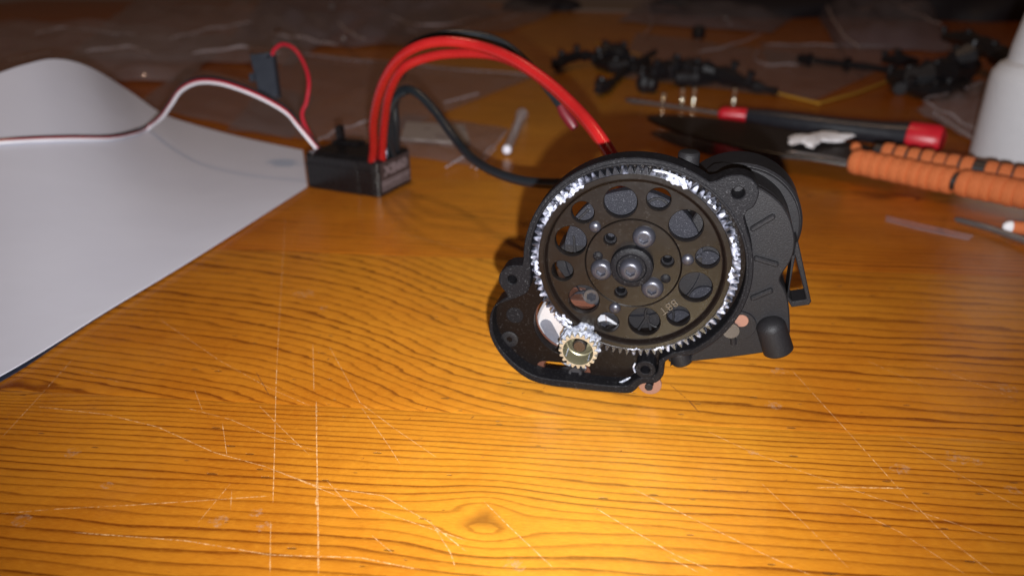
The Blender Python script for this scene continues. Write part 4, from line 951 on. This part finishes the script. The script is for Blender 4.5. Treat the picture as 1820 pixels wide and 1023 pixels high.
# ------------------------------------------------------------ knife with paracord handle
kf = thing('knife', 'dark bladed fixed knife with its handle wrapped in orange paracord', 'knife', G(1500, 300))
bl = [(1150, 209), (1166, 206), (1200, 206.5), (1250, 210), (1300, 216), (1350, 223), (1420, 236), (1500, 252), (1545, 262), (1540, 292), (1500, 290), (1440, 280), (1390, 276), (1340, 266), (1290, 254), (1250, 245), (1205, 233), (1170, 220)]
P2 = [G(u, v, 9) for u, v in bl]; mb = MB(); 
mb.prism([(p.x, p.y) for p in P2], 7.6, 9.6, ch=.5); mb.build('blade', M['blade'], kf)
mb = MB(); p1, p2, p3 = G(1395, 271, 9), G(1470, 281, 9), G(1540, 297, 9); mb.tube(smooth_path([p1, p2, p3], 5), [.5]+[1.6]*9+[1.2], 10); mb.build('bolster', M['tool_steel'], kf)
hA, hB = G(1528, 284, 9.5), G(1990, 372, 9.5); hx = (hB-hA).normalized(); hy = Vector((-hx.y, hx.x, 0)).normalized()
tang = MB(); HM = Matrix(((hx.x, hy.x, 0, hA.x), (hx.y, hy.y, 0, hA.y), (hx.z, 0, 1, hA.z), (0, 0, 0, 1)))
tang.M = HM; LEN = (hB-hA).length; tang.box((-3, -8.5, -2.2), (LEN, 8.5, 2.2), .5); tang.build('tang', M['blade'], kf)
wrap_mesh = None
def wraps(x0, x1, y, R_, r, zz, lean=0.0, pitch=None):
    global wrap_mesh
    pitch = pitch or r*1.9; x = x0; first = None
    while x < x1:
        if first is None:
            mb = MB(); mb.torus((0, 0, 0), R_, r, 24, 12, (Vector((0, 1, 0)), Vector((0, 0, 1)), Vector((1, 0, 0))), fl_=.50, pw=.62)
            first = mb.build('cord_wrap', M['cord'], kf, origin=(0, 0, 0)); o_ = first
        else:
            o_ = first.copy(); COL.objects.link(o_)
        o_.location = (HM @ Vector((x, y + rng.uniform(-.25, .25), zz + rng.uniform(-.2, .2))) - Vector(kf['_base'])) * S
        o_.rotation_euler = (0, 0, math.atan2(hx.y, hx.x) + lean + rng.uniform(-.04, .04))
        x += pitch * rng.uniform(.95, 1.05)
wraps(2, 45, -6.2, 4.7, 2.5, .3, -.14, 4.35); wraps(48.5, LEN, -6.4, 4.7, 2.5, .3, -.14, 4.35)
wraps(9, 45, 9.4, 3.7, 2.5, 3.0, .06, 5.7); wraps(53, LEN, 9.4, 3.7, 2.5, 3.0, .06, 5.7)
mb = MB(HM); mb.tube([(0, -6.2, .3), (LEN, -6.4, .3)], 3.9, 12); mb.tube([(3, 9.4, 3.4), (LEN, 9.4, 3.4)], 3.7, 12); mb.build('handle_scale', M['blade'], kf)
mb = MB(); mb.ball(G(1521, 262, 12), 2.6, 14); mb.build('lanyard_bead', M['cord'], kf)
mb = MB(HM); mb.tube([(-1, -6.2, .3), (2, -6.2, .3)], 2.4, 12); mb.build('cord_end', M['tool_steel'], kf)
# crumpled tissue lying on the blade
R = random.Random(3); tp = [(1400, 246), (1425, 240), (1460, 237), (1500, 237), (1522, 243), (1500, 250), (1460, 254), (1445, 262), (1425, 257), (1405, 257)]
P = [G(u, v, 12) for u, v in tp]; cen = sum(P, Vector())/len(P); mb = MB(); vs = []; fs = []; n = 60; m = 9
for j in range(m):
    for i in range(n):
        t = i/n*len(P); a = P[int(t) % len(P)]; b = P[(int(t)+1) % len(P)]; p = a.lerp(b, t-int(t)); q = 1 - j/(m-1)
        p = cen.lerp(p, q*(1 + .05*math.sin(i*1.7))); vs.append(p + Vector((0, 0, 2.2*math.sqrt(max(0, 1-q*q)) + .7*math.sin(i*.55+j*.4)*q + R.uniform(-.15, .15))))
for j in range(m-1):
    for i in range(n): fs.append((j*n+i, j*n+(i+1) % n, (j+1)*n+(i+1) % n, (j+1)*n+i))
fs.append(tuple(range(n))[::-1]); mb.add(vs, fs); tag(mb.build('crumpled_tissue', M['tissue'], None, origin=cen - Vector((0, 0, 2)), ang=25), 'crumpled scrap of white tissue lying on the knife blade', 'tissue')

# ------------------------------------------------------------ white bottle
bc = G(1835, 292); bt = thing('bottle', 'translucent white plastic bottle standing at the right edge', 'bottle', bc)
lb_ = Q(1733, 285, bc.y); RB = (bc.x - lb_.x) * .97
zs = Q(1762, 128, bc.y - RB*.4).z; print('bottle r', RB, 'shoulder z', zs)
mb = MB(Matrix.Translation(bc)); mb.lathe([(RB*.9, 0), (RB, 1.5), (RB, zs-7), (RB*.985, zs-3), (RB*.90, zs+1)], 64, cap=False); body_ = mb.build('body', M['white_bottle'], bt)
mb = MB(Matrix.Translation(bc)); mb.lathe([(RB*.90, zs+1), (RB*.84, zs+2.0), (RB*.80, zs+3.0), (RB*.79, zs+10), (RB*.70, zs+30), (RB*.55, zs+60), (.1, zs+60)], 64, cap=False); mb.build('neck', M['white_bottle'], bt)

# ------------------------------------------------------------ small items lower right
tw = thing('metal_rod', 'thin grey steel tweezer arm pointing in from the right edge', 'tweezers', G(1760, 410)); mb = MB(); mb.tube([G(1698, 389, 2.2), G(1704, 391, 2.2), G(1760, 406, 2.2), G(1900, 455, 2.6)], [.7, 1.2, 1.3, 1.5], 12); mb.build('arm', M['tool_steel'], tw)
cd = thing('cord_scrap', 'cut end of orange cord with frayed white core above the steel rod', 'cord', G(1805, 408)); mb = MB(); mb.tube([G(1798, 403, 3.5), G(1815, 405, 3.5), G(1880, 412, 3.5)], [2.3, 2.5, 2.5], 16); mb.build('sheath', M['cord'], cd); mb = MB(); mb.ball(G(1795, 403, 3.5), 2.5, 12, (1.1, .9, .95)); mb.build('frayed_core', M['tissue'], cd)
mb = MB(); pts = [G(u, v, .8) for u, v in [(1575, 383), (1640, 398), (1730, 418), (1722, 425), (1632, 406), (1574, 391)]]
mb.prism([(p.x, p.y) for p in pts], .3, .8, ch=.1); tag(mb.build('clear_strip', M['strip'], None, origin=G(1640, 400)), 'thin strip of clear plastic lying in front of the knife', 'plastic strip')

# ------------------------------------------------------------ dark bags and boxes at the back
def lump(name, label, cat, px, size, mat_, seed, group=None):
    R = np.random.RandomState(seed); c = G(*px); mb = MB(); n = 40; m = 20; vs = []; fs = []; ph = R.uniform(0, 6, 6)
    for i in range(m+1):
        th = PI/2*i/m
        for k_ in range(n):
            a = 2*PI*k_/n; f = 1 + .12*math.sin(3*a+ph[0]) + .08*math.sin(5*a+ph[1]+th*3) + .05*math.sin(9*a+ph[2]+5*th)
            vs.append((c.x + size[0]*f*math.sin(th)*math.cos(a), c.y + size[1]*f*math.sin(th)*math.sin(a), size[2]*math.cos(th)**.6*f if i < m else .3))
    for i in range(m):
        for k_ in range(n): l = (k_+1) % n; fs.append((i*n+k_, (i+1)*n+k_, (i+1)*n+l, i*n+l))
    mb.add(vs, fs); tag(mb.build(name, mat_, None, origin=c, ang=60), label, cat, group)
lump('dark_bag', 'black cloth bundle at the top edge left of centre', 'cloth', (960, 18), (60, 50, 22), M['cloth_black'], 1)
lump('dark_bag', 'large black cloth bundle across the top centre right', 'cloth', (1420, 24), (230, 90, 34), M['cloth_black'], 2)
lump('dark_bag', 'black pouch at the upper right behind the bottle', 'cloth', (1700, 30), (130, 90, 50), M['cloth_black'], 3)
mb = MB(); pts = [G(1015, 17, 3), G(1145, 20, 3), G(1160, 6, 3), G(1030, 2, 3)]; mb.prism([(p.x, p.y) for p in pts], .5, 3, ch=.3); tag(mb.build('paper_scrap', M['card'], None, origin=G(1080, 14)), 'pale paper scrap at the top edge of the table', 'paper')

for o in bpy.data.objects:
    if '_base' in o: del o['_base']
